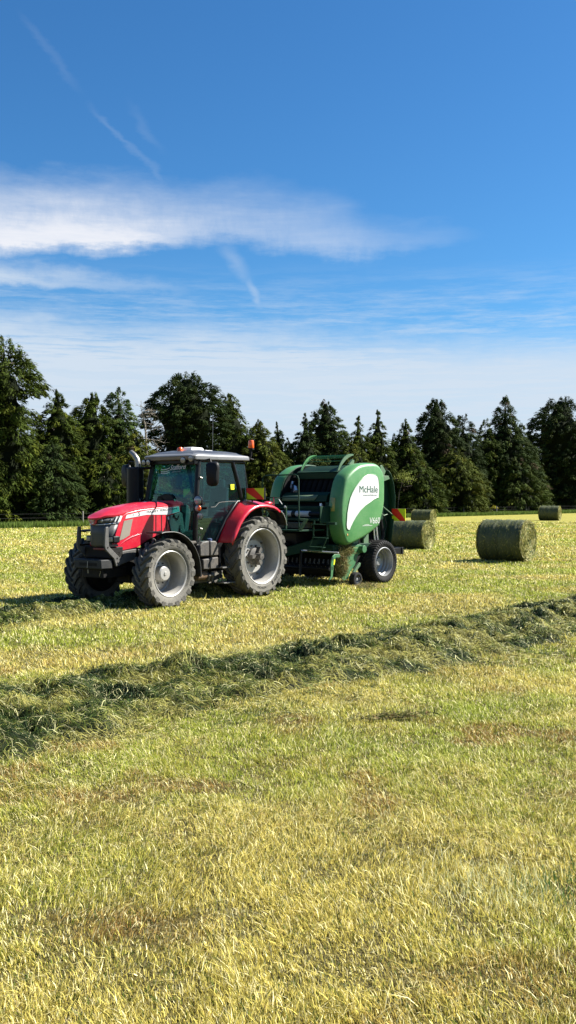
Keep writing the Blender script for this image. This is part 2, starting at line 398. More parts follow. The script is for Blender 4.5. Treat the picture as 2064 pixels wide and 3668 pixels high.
def np_obj(name, me, mat, parent=None):
    me.materials.append(mat); o = bpy.data.objects.new(name, me); COL.objects.link(o)
    if parent: o.parent = parent
    return o
xs = np.unique(np.concatenate([[-1500, -600, -250, -120, -70], np.arange(-45, 46, .6), [70, 120, 250, 600, 1500]]))
ys = np.unique(np.concatenate([[-1500, -500, -120, -30, -8], np.arange(-2, 60, .6), np.arange(60, 160, 5), [200, 300, 600, 1200, 3000]]))
gv, gf = grid_sheet(xs, ys, field_z)
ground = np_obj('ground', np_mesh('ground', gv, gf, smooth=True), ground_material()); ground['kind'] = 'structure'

def blade_material(name, trans=.28, rough=.6, spec=.12):
    m, nt = new_mat(name)
    at = N(nt, 'ShaderNodeAttribute'); at.attribute_name = 'Col'
    b = N(nt, 'ShaderNodeBsdfPrincipled'); L(nt, at.outputs['Color'], b.inputs['Base Color']); b.inputs['Roughness'].default_value = rough; b.inputs['Specular IOR Level'].default_value = spec
    t = N(nt, 'ShaderNodeBsdfTranslucent'); L(nt, at.outputs['Color'], t.inputs[0])
    s = N(nt, 'ShaderNodeMixShader'); s.inputs[0].default_value = trans; L(nt, b.outputs[0], s.inputs[1]); L(nt, t.outputs[0], s.inputs[2])
    o = N(nt, 'ShaderNodeOutputMaterial'); L(nt, s.outputs[0], o.inputs[0]); return m
M['blade'] = blade_material('stubble_blades', .35)
M['straw'] = blade_material('cut_grass_strands', .2)
M['leaf'] = blade_material('conifer_foliage', .12, .8, .06)

# distance of a point to a row centre line, in plan
ROW1 = np.array([(-6.0, 4.3), (-4.7, 6.5), (-3.1, 8.6), (-2.4, 9.5), (-1.2, 10.9), (.3, 12.05), (2.15, 13.95), (5.2, 17.2), (8.5, 20.9), (14, 27.0), (22, 35.8)], float)
W1 = np.array([1.4, 1.4, 1.4, 1.42, 1.42, 1.42, 1.4, 1.38, 1.3, 1.3, 1.3])
def dist_row(x, y, pts):
    best = np.full(np.shape(x), 1e9); par = np.zeros(np.shape(x))
    for i in range(len(pts) - 1):
        p, q = pts[i], pts[i + 1]; d = q - p; l2 = (d ** 2).sum()
        t = np.clip(((x - p[0]) * d[0] + (y - p[1]) * d[1]) / l2, 0, 1)
        dd = np.hypot(x - p[0] - t * d[0], y - p[1] - t * d[1]); s = dd < best
        best = np.where(s, dd, best); par = np.where(s, i + t, par)
    return best, par

# ---------------------------------------------------------------- stubble blades
def blades(n, z0, z1, power, hscale, seed, segs, wk):
    rng = np.random.default_rng(seed)
    a, b = z0 ** (2 - power), z1 ** (2 - power)
    Z = (a + rng.random(n) * (b - a)) ** (1 / (2 - power))
    half = .325 * Z + 2.4
    X = (rng.random(n) * 2 - 1) * half
    green = fbm(X, Z, .55, 3); brown = fbm(X, Z, 1.7, 23); tuft = fbm(X, Z, 4.5, 41, 2); fine = rng.random(n)
    keep = (rng.random(n) < np.clip((tuft - .10) * 2.4, .55, 1))
    d, _ = dist_row(X, Z, ROW1); keep &= d > .8
    X, Z, green, brown, tuft, fine = [q[keep] for q in (X, Z, green, brown, tuft, fine)]; n = len(X)
    h = (.022 + .055 * rng.random(n) ** 1.5) * (.5 + 1.0 * tuft ** 1.3) * hscale
    long_ = rng.random(n) < .02; h = np.where(long_, h * 1.9, h)
    w = np.maximum(.0024, wk * Z) * (.5 + 1.0 * rng.random(n))
    ang = rng.random(n) * 2 * np.pi
    sx, sy = np.cos(ang), np.sin(ang)
    lean = .25 + .5 * rng.random(n); ld = rng.normal(0, 1.3, n) + (fbm(X, Z, 1.6, 77, 2) - .5) * 7 + 2.2; lean = lean + (rng.random(n) < .22) * rng.random(n) * 1.8
    lx, ly = np.cos(ld) * lean * h, np.sin(ld) * lean * h
    gz = field_z(X, Z) - .004
    straw = np.array([.53, .45, .112]); lgreen = np.array([.32, .365, .048]); brn = np.array([.33, .19, .065]); pale = np.array([.88, .80, .43]); dgreen = np.array([.07, .115, .015])
    k = np.clip((green - .5) * 4.2 + .45 + (fine - .5) * .9, 0, 1)[:, None]
    c = straw * (1 - k) + lgreen * k
    kb = (np.clip((brown - .57) * 6, 0, 1) * np.clip(1.6 - Z / 12, .25, .85) * (rng.random(n) < .8))[:, None]; c = c * (1 - kb) + brn * kb
    r2 = rng.random(n)[:, None]; c = np.where(r2 < .16, pale, c); c = np.where(r2 > .90, dgreen, c)
    c = c * (.40 + 1.10 * rng.random(n))[:, None]
    pm = np.exp(-(((X - 1.13) / .42) ** 2 + ((Z - 5.15) / .38) ** 2) * 1.3) * (.5 + vnoise(X, Z, 7, 8)); pk = (rng.random(n) < pm * .16)
    c = np.where(pk[:, None], np.array([.66, .66, .36]) * (.5 + .7 * rng.random(n))[:, None], c); h = np.where(pk, h * 1.5, h)
    pm = np.exp(-(((X - 1.62) / .25) ** 2 + ((Z - 5.1) / .22) ** 2)); pk = rng.random(n) < pm * .3; c = np.where(pk[:, None], np.array([.09, .16, .04]), c); h = np.where(pk, h * 1.7, h)
    P = np.stack([X, Z, gz], 1); s = np.stack([sx * w, sy * w, np.zeros(n)], 1); tip = P + np.stack([lx, ly, h], 1)
    if segs == 1:
        v = np.stack([P - s, P + s, tip], 1).reshape(-1, 3); f = np.arange(3 * n).reshape(-1, 3); cc = np.repeat(c, 3, 0)
        root = np.tile([.55, .55, 1.0], n)[:, None]
    else:
        mid = P + np.stack([lx * .35, ly * .35, h * .58], 1)
        v = np.stack([P - s, P + s, mid - s * .75, mid + s * .75, tip], 1).reshape(-1, 3)
        i = (np.arange(n) * 5)[:, None]; f = np.concatenate([i + [0, 1, 3], i + [0, 3, 2], i + [2, 3, 4]], 0); cc = np.repeat(c, 5, 0)
        root = None
    return v, f, cc
parts = [blades(1050000, 2.6, 12, 1.35, .78, 1, 2, .00036), blades(560000, 10.5, 30, 1.35, 1.0, 2, 1, .00060), blades(330000, 27, 85, 1.4, 1.2, 3, 1, .00068)]
off = 0; V_, F_, C__ = [], [], []
for v_, f_, c_ in parts: V_.append(v_); F_.append(f_ + off); C__.append(c_); off += len(v_)
stub = np_obj('stubble_grass', np_mesh('stubble_grass', np.concatenate(V_), np.concatenate(F_), np.concatenate(C__)), M['blade'])
tag(stub, 'short mown yellow green stubble grass covering the whole field', 'grass', kind='stuff')
del V_, F_, C__, parts

# unmown green verge in front of the trees
FP0 = np.array([-16.66, 72.73]); FD = np.array([.665, .747]); FN = np.array([-.747, .665])
def verge():
    rng = np.random.default_rng(5); n = 90000
    t = rng.random(n) * 175 - 35; s = rng.random(n) ** 1.2 * 4.2 - 2.2
    X = FP0[0] + FD[0] * t + FN[0] * s; Y = FP0[1] + FD[1] * t + FN[1] * s
    h = .22 + .3 * rng.random(n); w = .03 + .04 * rng.random(n); a = rng.random(n) * 6.28
    P = np.stack([X, Y, np.zeros(n)], 1); sd_ = np.stack([np.cos(a) * w, np.sin(a) * w, 0 * a], 1); tip = P + np.stack([rng.normal(0, .08, n), rng.normal(0, .08, n), h], 1)
    c = np.array([.105, .155, .03]) * (.6 + .9 * rng.random(n))[:, None]
    v = np.stack([P - sd_, P + sd_, tip], 1).reshape(-1, 3)
    return np_mesh('verge', v, np.arange(3 * n).reshape(-1, 3), np.repeat(c, 3, 0))
tag(np_obj('verge_grass', verge(), M['blade']), 'strip of bright green uncut grass along the foot of the trees', 'grass', kind='stuff')

# ---------------------------------------------------------------- windrows of cut grass
def windrow(name, pts, widths, height, n_str, seed, label, wid=.0020, taper=0, slen=(.08, .23)):
    rng = np.random.default_rng(seed); pts = np.asarray(pts, float)
    seg = np.hypot(*(pts[1:] - pts[:-1]).T); L_ = np.concatenate([[0], np.cumsum(seg)]); tot = L_[-1]
    def frame(s):
        x = np.interp(s, L_, pts[:, 0]); y = np.interp(s, L_, pts[:, 1]); e = .4
        dx = np.interp(s + e, L_, pts[:, 0]) - np.interp(s - e, L_, pts[:, 0]); dy = np.interp(s + e, L_, pts[:, 1]) - np.interp(s - e, L_, pts[:, 1])
        l = np.hypot(dx, dy) + 1e-9; return x, y, dx / l, dy / l
    def wid_at(s): return np.interp(s, L_, widths)
    def hgt(s, q):
        """q in -1..1 across"""
        x, y, dx, dy = frame(s); px, py = x - dy * q * wid_at(s), y + dx * q * wid_at(s)
        prof = np.clip(1 - np.abs(q) ** 2.4, 0, 1)
        lump = fbm(px, py, 2.3, seed + 3, 3); big = fbm(px, py, .7, seed + 9, 2)
        end = np.clip(s / .5, 0, 1) * np.clip((tot - s) / .5, 0, 1)
        return px, py, field_z(px, py) - .01 - .05 * np.clip(np.abs(q) - .72, 0, 1) / .3 + height * prof ** .8 * (.02 + 2.2 * np.clip(lump - .34, 0, 1) + .5 * big + .6 * np.abs(fbm(px, py, 4.2, seed + 13, 2) - .5) * 2) * end ** .5
    ns, nq = int(tot / .07), 36
    S_, Q_ = np.meshgrid(np.linspace(0, tot, ns), np.linspace(-1.02, 1.02, nq))
    wob = 1 + .28 * (fbm(S_, Q_ * 0, 1.1, seed + 31) - .5) * 2
    px, py, pz = hgt(S_.ravel(), (Q_ * wob).ravel().clip(-1.3, 1.3))
    v = np.stack([px, py, pz], 1); i = np.arange((ns - 1) * (nq - 1)); r, c = i // (ns - 1), i % (ns - 1); a = r * ns + c
    f = np.stack([a, a + 1, a + ns + 1, a + ns], 1)
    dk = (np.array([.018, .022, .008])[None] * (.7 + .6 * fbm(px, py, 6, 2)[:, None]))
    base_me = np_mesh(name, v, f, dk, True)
    # strands
    n = n_str; s = rng.random(n) * tot; q = np.clip(rng.normal(0, .56, n), -1.5, 1.5)
    x, y, z = hgt(s, q)
    ang = rng.normal(0, 1.1, n) + (fbm(x, y, 2.6, seed + 50, 2) - .5) * 9
    ln = slen[0] + (slen[1] - slen[0]) * rng.random(n); wv = np.maximum(wid, .00023 * np.abs(y)) * (.6 + .8 * rng.random(n))
    K = 4; ts_ = np.linspace(-.5, .5, K + 1); bend = rng.normal(0, 1.5, n); arch = .008 + .06 * rng.random(n) ** 3; tilt = rng.normal(0, .16, n)
    VV = []
    for t in ts_:
        a_ = ang + bend * t; dx = np.cos(a_) * t * ln; dy = np.sin(a_) * t * ln
        X_s, Y_s = x + dx, y + dy
        # follow the heap: project to (s,q) again approximately through height of the offset point
        fx, fy, tx, ty = frame(s); ds = dx * tx + dy * ty; dq = (-dx * ty + dy * tx) / wid_at(s)
        _, _, zz = hgt(np.clip(s + ds, 0, tot), np.clip(q + dq, -1.6, 1.6))
        zz = zz + .006 + arch * (1 - 4 * t * t) * 1.0 + tilt * t * ln + rng.random(n) * .0
        zz = np.maximum(zz, field_z(X_s, Y_s) + .015)
        tw = a_ + np.pi / 2; ww = wv * (1.0 if abs(t) < .4 else .35)
        VV.append(np.stack([X_s - np.cos(tw) * ww, Y_s - np.sin(tw) * ww, zz], 1)); VV.append(np.stack([X_s + np.cos(tw) * ww, Y_s + np.sin(tw) * ww, zz + wv * .8], 1))
    v2 = np.stack(VV, 1); m = v2.shape[1]; v2 = v2.reshape(-1, 3); i0 = (np.arange(n) * m)[:, None]
    f2 = np.concatenate([i0 + [2 * k, 2 * k + 1, 2 * k + 3, 2 * k + 2] for k in range(K)], 0)
    mixn = fbm(x, y, 2.2, seed + 70, 3)
    dg = np.array([.018, .038, .008]); mg = np.array([.10, .135, .020]); st = np.array([.32, .295, .075]); pl = np.array([.50, .48, .24])
    k = np.clip((mixn - .48) * 4 + .45 + rng.normal(0, .35, n), 0, 1)[:, None]
    c = np.where(k < .5, dg + (mg - dg) * k * 2, mg + (st - mg) * (k - .5) * 2)
    r3 = rng.random(n)[:, None]; c = np.where(r3 < .13, pl, c); c = c * (.35 + 1.05 * rng.random(n) ** 1.3)[:, None]
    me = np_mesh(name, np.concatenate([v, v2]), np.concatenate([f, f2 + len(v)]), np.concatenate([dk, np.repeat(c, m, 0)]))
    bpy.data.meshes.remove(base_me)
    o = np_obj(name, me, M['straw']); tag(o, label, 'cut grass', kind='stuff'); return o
def litter():
    rng = np.random.default_rng(31); n = 60000; Z = 2.8 + 40 * rng.random(n) ** 1.9; X = (rng.random(n) * 2 - 1) * (.33 * Z + 1)
    keep = rng.random(n) < np.clip((fbm(X, Z, .8, 91, 3) - .42) * 5, .12, 1); X, Z = X[keep], Z[keep]; n = len(X); a = rng.random(n) * 6.28; l = (.05 + .13 * rng.random(n) ** 2); w = np.maximum(.0012, .00028 * Z)
    P = np.stack([X, Z, field_z(X, Z) + .028 + .03 * rng.random(n)], 1); D = np.stack([np.cos(a), np.sin(a), rng.normal(0, .15, n)], 1) * l[:, None]; W = np.stack([-np.sin(a) * w, np.cos(a) * w, 0 * a], 1); mdl = P + np.stack([rng.normal(0, .012, n), rng.normal(0, .012, n), .012 * rng.random(n)], 1)
    v = np.stack([P - D * .5, mdl + W, P + D * .5, mdl - W], 1).reshape(-1, 3); k = rng.random(n)[:, None]
    c = np.where(k < .45, np.array([.62, .54, .22]), np.array([.30, .20, .07])); c = np.where(k > .8, np.array([.07, .11, .025]), c) * (.6 + .6 * rng.random(n))[:, None]
    return np_mesh('loose_hay', v, np.arange(4 * n).reshape(-1, 4), np.repeat(c, 4, 0))
tag(np_obj('loose_hay', litter(), M['straw']), 'scattered loose stalks of hay lying over the mown stubble', 'hay', kind='stuff')
windrow('windrow', ROW1, W1, .155, 290000, 4, 'long lumpy row of dark green cut grass lying across the foreground field')
# ---------------------------------------------------------------- conifers of the shelterbelt
def Xd(xd): return (xd - 725) / 2386
BP = FP0 + FN * 4.6
def tree_pos(xd, back=0):
    k = Xd(xd); p = BP + FN * back
    t = (k * p[1] - p[0]) / (FD[0] - k * FD[1]); return p + FD * t
def conifer(pos, H, prof, seed, label, spray=.9, dens=1.0, colr=(.050, .085, .022), droop=.5, base_h=0.0, light=1.0, name='conifer_tree', top_sparse=0, trunk_r=None, rag=.15):
    """prof: list of (height fraction, radius in metres)"""
    rng = np.random.default_rng(seed); random.seed(seed)
    root = empty(name, (pos[0], pos[1], 0)); tag(root, label, 'tree', 'conifers of the shelterbelt')
    # trunk with a slight sway and limbs
    mb = MB(); tr = trunk_r or .035 * H * .55; sway = rng.normal(0, .12, (9, 2)).cumsum(0) * .5
    tp = [(sway[i, 0] * i / 8, sway[i, 1] * i / 8, H * .97 * i / 8) for i in range(9)]
    mb.tube(tp, [max(.03, tr * (1 - i / 8) ** .8) for i in range(9)], 7)
    pz = np.array([p[0] for p in prof]); pr = np.array([p[1] for p in prof])
    def R(zf): return np.interp(zf, pz, pr)
    for _ in range(26):
        zf = .06 + .88 * random.random(); a = random.random() * 6.28; r = float(R(zf)) * .8
        x0, y0 = np.interp(zf * 8, range(9), [q[0] for q in tp]), np.interp(zf * 8, range(9), [q[1] for q in tp]); z = zf * H
        mb.tube([(x0, y0, z), (x0 + math.cos(a) * r * .5, y0 + math.sin(a) * r * .5, z + r * .15), (x0 + math.cos(a) * r, y0 + math.sin(a) * r, z + r * .05)], [.06, .04, .015], 5)
    mb.build('trunk', M['bark'], root)
    # sprays: irregular clumps on branch ends, fanned drooping fronds of small leaflets
    lobe = rng.random(64)
    area = np.trapz(R(np.linspace(base_h, 1, 60)), np.linspace(0, H * (1 - base_h), 60)) * 6.28
    nclump = int(area / (spray ** 2) * 2.5 * dens); 
    zf = base_h + (1 - base_h) * rng.random(nclump * 3); keep = rng.random(nclump * 3) < (R(zf) / R(zf).max()) * .9 + .10; zf = zf[keep][:nclump]; nclump = len(zf)
    a = rng.random(nclump) * 2 * np.pi
    # lumpy outline made of boughs: noise over angle and height
    lump = fbm(a * 1.6 + 50, zf * H * .55 + 9, 1.0, seed, 3); tier = .5 + .5 * np.sin(zf * H * 2.1 + 3 * fbm(a * 2, zf * 9, 1, seed + 5))
    depth = rng.random(nclump) ** 2.0 * .42
    rr = R(zf) * (1 + rag * 2.4 * (lump - .5) + rag * .55 * (tier - .5)) * (1 - depth)
    cx = rr * np.cos(a) + np.interp(zf * 8, range(9), [q[0] for q in tp]); cy = rr * np.sin(a) + np.interp(zf * 8, range(9), [q[1] for q in tp]); cz = zf * H
    # each bough tip is a shaggy lump: leaflets lie over its upper and outer surface
    nl = 56; sp_ = spray * (.55 + .8 * rng.random(nclump)) * np.clip(.30 + R(zf) / 1.7, .28, 1)
    n = nclump * nl; ci = np.repeat(np.arange(nclump), nl)
    d = rng.normal(0, 1, (n, 3)); d[:, 2] = np.abs(d[:, 2]) * np.where(rng.random(n) < .80, 1, -.7)
    ox, oy = np.cos(a)[ci], np.sin(a)[ci]; dd = d[:, 0] * ox + d[:, 1] * oy; fl = dd < -.35
    d[fl, 0] -= 2 * dd[fl] * ox[fl]; d[fl, 1] -= 2 * dd[fl] * oy[fl]
    d /= np.linalg.norm(d, axis=1)[:, None]
    rad_ = d[:, 0] * ox + d[:, 1] * oy; tan_ = -d[:, 0] * oy + d[:, 1] * ox
    S2 = sp_[ci]; sh = .78 + .34 * rng.random(n) ** 1.5
    fing = 1 + .35 * np.sin(tan_ * 7 + ci * 2.3) * np.clip(rad_, 0, 1)          # finger-like frond tips
    up_ = np.clip((zf[ci] - .80) / .2, 0, 1)
    er, et, ez = rad_ * .72 * S2 * sh * fing * (1 - .45 * up_), tan_ * .40 * S2 * sh, d[:, 2] * (.24 + .45 * up_) * S2 * sh - (1 - up_) * droop * .55 * S2 * np.clip(rad_, 0, 1.2) ** 2 * fing - droop * .3 * S2 * np.abs(tan_)
    P = np.stack([cx[ci] + ox * er - oy * et, cy[ci] + oy * er + ox * et, cz[ci] + ez], 1); P[:, 2] = np.maximum(P[:, 2], .06)
    Nn = np.stack([ox * rad_ / .62 - oy * tan_ / .52, oy * rad_ / .62 + ox * tan_ / .52, d[:, 2] / .34], 1); Nn /= np.linalg.norm(Nn, axis=1)[:, None]; Nn = Nn + rng.normal(0, .30, (n, 3)); Nn /= np.linalg.norm(Nn, axis=1)[:, None]
    ll = (.15 + .19 * rng.random(n)) * spray * np.clip(.6 + R(zf)[ci] / 3.0, .6, 1); lw = ll * (.13 + .09 * rng.random(n))
    D = np.stack([ox * (1 - .6 * up_) + rng.normal(0, .38, n), oy * (1 - .6 * up_) + rng.normal(0, .38, n), rng.normal(0, .3, n) - .1 - droop * .7 * (1 - up_) + .9 * up_], 1); D -= Nn * (D * Nn).sum(1)[:, None] * .8; D /= np.linalg.norm(D, axis=1)[:, None] + 1e-9
    W = np.cross(D, Nn); W /= np.linalg.norm(W, axis=1)[:, None] + 1e-9
    v = np.stack([P - D * ll[:, None] * .5, P + W * lw[:, None], P + D * ll[:, None] * .85, P - W * lw[:, None]], 1).reshape(-1, 3)
    f = np.arange(4 * n).reshape(-1, 4)
    tone = (.65 + .75 * rng.random(nclump)); c = np.repeat(np.array(colr)[None] * tone[:, None], nl, 0) * (.75 + .5 * rng.random(n))[:, None] * light
    yel = (np.repeat(rng.random(nclump), nl) < .16)[:, None]; c = np.where(yel, c * np.array([1.5, 1.25, .9]), c)
    brn = (np.repeat(rng.random(nclump), nl) < .008)[:, None]; c = np.where(brn, np.array([.085, .06, .035]), c)
    # rough dark inner hull so the crown is not hollow
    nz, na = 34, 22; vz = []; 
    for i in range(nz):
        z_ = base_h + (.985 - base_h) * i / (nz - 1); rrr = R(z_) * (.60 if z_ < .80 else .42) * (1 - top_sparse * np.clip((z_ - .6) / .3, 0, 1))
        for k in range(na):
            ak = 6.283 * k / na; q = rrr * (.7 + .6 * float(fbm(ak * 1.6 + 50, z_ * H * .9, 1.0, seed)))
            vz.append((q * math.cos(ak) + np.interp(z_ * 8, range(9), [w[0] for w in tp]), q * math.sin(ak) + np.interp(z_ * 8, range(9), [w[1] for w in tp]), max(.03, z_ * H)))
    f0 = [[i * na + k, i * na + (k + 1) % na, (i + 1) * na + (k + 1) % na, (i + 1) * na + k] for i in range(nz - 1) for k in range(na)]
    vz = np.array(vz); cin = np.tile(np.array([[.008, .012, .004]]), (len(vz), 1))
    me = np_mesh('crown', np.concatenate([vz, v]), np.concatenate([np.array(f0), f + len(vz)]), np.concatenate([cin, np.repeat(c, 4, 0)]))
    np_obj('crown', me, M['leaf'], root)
    return root
M['bark'] = paint('grey_bark', (.09, .075, .06), .9, dust=.4, dustcol=(.16, .14, .12), bump=.6)
def ht(yd, pos): return CAM_H + (1253 - yd) / 2386 * pos[1]
cone = lambda r: [(0, r * 1.1), (.15, r * 1.12), (.4, r * .93), (.6, r * .66), (.78, r * .37), (.90, r * .15), (.95, r * .06), (1, .01 * r)]
dome = lambda r: [(0, r * 1.05), (.25, r * 1.1), (.55, r * .95), (.75, r * .64), (.88, r * .30), (.95, r * .12), (1, r * .02)]
spire = lambda r: [(0, r), (.3, r * .95), (.55, r * .72), (.68, r * .5), (.76, r * .24), (.88, r * .16), (1, .04)]
GR = (.037, .054, .008); DK = (.019, .031, .008); BL = (.027, .043, .011); YL = (.054, .068, .011)
# xd centre, yd top, crown radius in photo px, profile, colour, spray, droop, back, label
TR = [
 (6, 848, 92, [(0, 95), (.15, 100), (.42, 82), (.50, 52), (.56, 74), (.62, 66), (.68, 46), (.72, 78), (.78, 82), (.84, 60), (.90, 58), (.95, 26), (1, 3)], GR, 1.15, .75, 0, 'tallest conifer at the left edge with ragged drooping tiers'),
 (-95, 930, 90, cone, GR, 1.1, .6, 0, 'broad green conifer left of the tallest ragged one'),
 (90, 1056, 52, cone, BL, 1.0, .5, 2.0, 'low dark conifer in the gap right of the tallest ragged tree'),
 (150, 984, 56, [(0, 60), (.3, 62), (.55, 52), (.72, 38), (.84, 30), (.9, 16), (1, 3)], GR, .95, .45, 0, 'slender topped conifer, first of three pointed ones left of the exhaust'),
 (224, 986, 60, [(0, 62), (.3, 62), (.55, 56), (.74, 46), (.86, 30), (.92, 14), (1, 3)], GR, .95, .45, 1.0, 'middle one of three pointed conifers left of the tractor exhaust'),
 (292, 978, 48, [(0, 62), (.3, 60), (.55, 50), (.74, 34), (.82, 26), (.9, 24), (1, 4)], (.045, .072, .020), .85, .35, .5, 'thin topped pale conifer directly left of the bare dead tree'),
 (335, 1085, 70, dome, YL, .95, .45, -1.5, 'bushy yellow green conifer behind the tractor exhaust'),
 (262, 1130, 66, dome, GR, .95, .5, -2.4, 'low rounded conifer bulging forward above the red bonnet'),
 (120, 1110, 62, dome, BL, .95, .5, -2.2, 'low bluish conifer bulging forward near the left edge'),
 (470, 950, 92, [(0, 70), (.25, 74), (.5, 70), (.62, 84), (.74, 92), (.84, 82), (.93, 50), (1, 14)], DK, 1.1, .15, 2.5, 'broad dark round headed cypress above the tractor cab'),
 (578, 992, 44, [(0, 50), (.3, 52), (.55, 46), (.75, 36), (.88, 20), (.95, 9), (1, 1)], GR, 1.0, .4, 2.0, 'dark upright conifer above the orange beacon'),
 (655, 1060, 62, dome, YL, .95, .5, 0, 'low olive domed conifer right of the orange beacon'),
 (706, 1060, 34, cone, BL, .9, .5, 1.5, 'narrow low conifer peeping over the olive domed one'),
 (765, 1042, 46, cone, BL, .95, .45, 0, 'cone shaped conifer above the baler platform rail'),
 (822, 1012, 54, [(0, 56), (.3, 56), (.55, 50), (.75, 38), (.88, 22), (1, 5)], BL, 1.0, .35, 1.5, 'dark pointed conifer above the baler top guard'),
 (905, 1046, 42, cone, GR, 1.0, .45, 1.5, 'conifer above the left shoulder of the green side panel'),
 (948, 1030, 46, cone, GR, 1.0, .45, 1.0, 'pointed conifer above the green side panel'),
 (890, 1110, 56, dome, YL, 1.0, .45, -2.0, 'low olive conifer bulging out behind the green side panel'),
 (1022, 1052, 50, cone, GR, 1.1, .5, 0, 'olive conifer right of the baler with a leaning tip'),
 (1100, 1008, 64, [(0, 74), (.3, 70), (.55, 60), (.7, 50), (.82, 38), (.92, 20), (1, 6)], DK, 1.2, .45, 2.0, 'large dark conifer behind the bale at the rear of the baler'),
 (1166, 1040, 38, [(0, 50), (.3, 48), (.55, 40), (.75, 28), (.88, 18), (1, 4)], DK, 1.15, .5, 1.5, 'narrow dark conifer between the large dark one and the needle tipped one'),
 (1268, 1000, 58, [(0, 90), (.25, 84), (.45, 72), (.6, 54), (.70, 36), (.76, 18), (.82, 22), (.90, 13), (1, 3)], BL, 1.15, .5, 1.0, 'needle tipped conifer rising above the nearest bale'),
 (1226, 1056, 26, [(0, 46), (.4, 40), (.7, 26), (.88, 10), (1, 3)], GR, 1.1, .5, 1.5, 'thin leaning conifer left of the needle tipped one'),
 (1308, 1070, 34, [(0, 60), (.4, 50), (.7, 26), (.85, 12), (1, 3)], GR, 1.15, .5, .5, 'thin conifer sloping down right of the needle tipped one'),
 (1150, 1130, 62, dome, YL, 1.15, .5, -2.4, 'low olive conifer swelling forward above the small left bale'),
 (1055, 1150, 56, dome, GR, 1.1, .5, -2.6, 'low green conifer swelling forward behind the red and yellow rear board'),
 (1300, 1150, 66, cone, GR, 1.15, .5, -2.0, 'low sloping conifer left of the far right bale'),
 (1412, 1006, 84, [(0, 62), (.2, 66), (.5, 72), (.7, 74), (.8, 66), (.9, 40), (.96, 24), (1, 8)], DK, 1.35, .35, 2.5, 'massive dark cypress at the right edge behind the far right bale'),
 (1500, 1030, 70, dome, DK, 1.4, .4, 3, 'massive dark cypress just past the right edge'),
]
for i, (xd, yd, rp, prof, colr, spray, droop, back, lab) in enumerate(TR):
    pos = tree_pos(xd, back); H = ht(yd, pos); k = pos[1] / 2386
    pf = prof(rp) if callable(prof) else prof
    sparse = .9 if 'thin topped' in lab or 'needle' in lab or 'tallest' in lab else 0
    conifer(pos, H, [(a, b * k * 1.10) for a, b in pf], 100 + i, lab, spray * .95, 1.35, colr, droop, top_sparse=sparse)

FILL = [(258, 1062, 'dark conifer top showing between the second and third pointed conifers'),
        (330, 1090, 'small dark conifer top just left of the bare dead tree'),
        (612, 1085, 'small dark conifer in the dip right of the orange beacon'),
        (735, 1100, 'small dark conifer in the gap left of the cone shaped conifer'),
        (870, 1095, 'small dark conifer filling the dip above the baler top guard'),
        (985, 1090, 'small dark conifer in the gap right of the baler side panel'),
        (1238, 1110, 'small dark conifer low behind the needle tipped conifer'),
        (1345, 1120, 'small dark conifer in the gap left of the massive dark cypress')]
for i, (xd, yd, lab) in enumerate(FILL):
    pos = tree_pos(xd, 5.5); H = ht(yd, pos); k = pos[1] / 2386
    conifer(pos, H, [(a, b * k) for a, b in cone(46)], 300 + i, lab, 1.2, .9, DK if i % 2 else BL, .45)
# bare dead tree
def dead_tree():
    pos = tree_pos(368, 1.0); root = empty('dead_tree', (pos[0], pos[1], 0)); tag(root, 'bare grey dead tree with leafless twigs beside the broad dark cypress', 'tree')
    H = ht(1008, pos); mb = MB(); rnd = random.Random(4)
    mb.tube([(0, 0, 0), (.1, 0, H * .5), (-.1, .1, H * .8), (-.55, .1, H * .97)], [.22, .14, .07, .02], 6); mb.build('trunk', M['deadwood'], root)
    tw = MB()
    def br(p, d, l, r, n):
        q = p + d * l; m = p + d * l * .5 + Vector((rnd.gauss(0, .05), rnd.gauss(0, .05), rnd.gauss(0, .05))) * l
        tw.tube([p, m, q], [r, r * .8, r * .5], 4)
        if n:
            for _ in range(3):
                e = (d + Vector((rnd.gauss(0, .5), rnd.gauss(0, .4), rnd.gauss(.05, .45)))).normalized(); br(p + d * l * rnd.uniform(.4, 1), e, l * .6, r * .6, n - 1)
    for i in range(15):
        z = H * (.62 + .34 * i / 15); a = rnd.random() * 6.28
        br(Vector((-.1 - .3 * max(0, z / H - .8) * 5 * .3, .1, z)), Vector((math.cos(a), math.sin(a), rnd.uniform(-.2, .5))).normalized(), 1.3 * (1.15 - .6 * i / 15), .035, 2)
    tw.build('branch', M['deadwood'], root)
M['deadwood'] = paint('dead_wood', (.24, .21, .18), .9, dust=.3)
dead_tree()

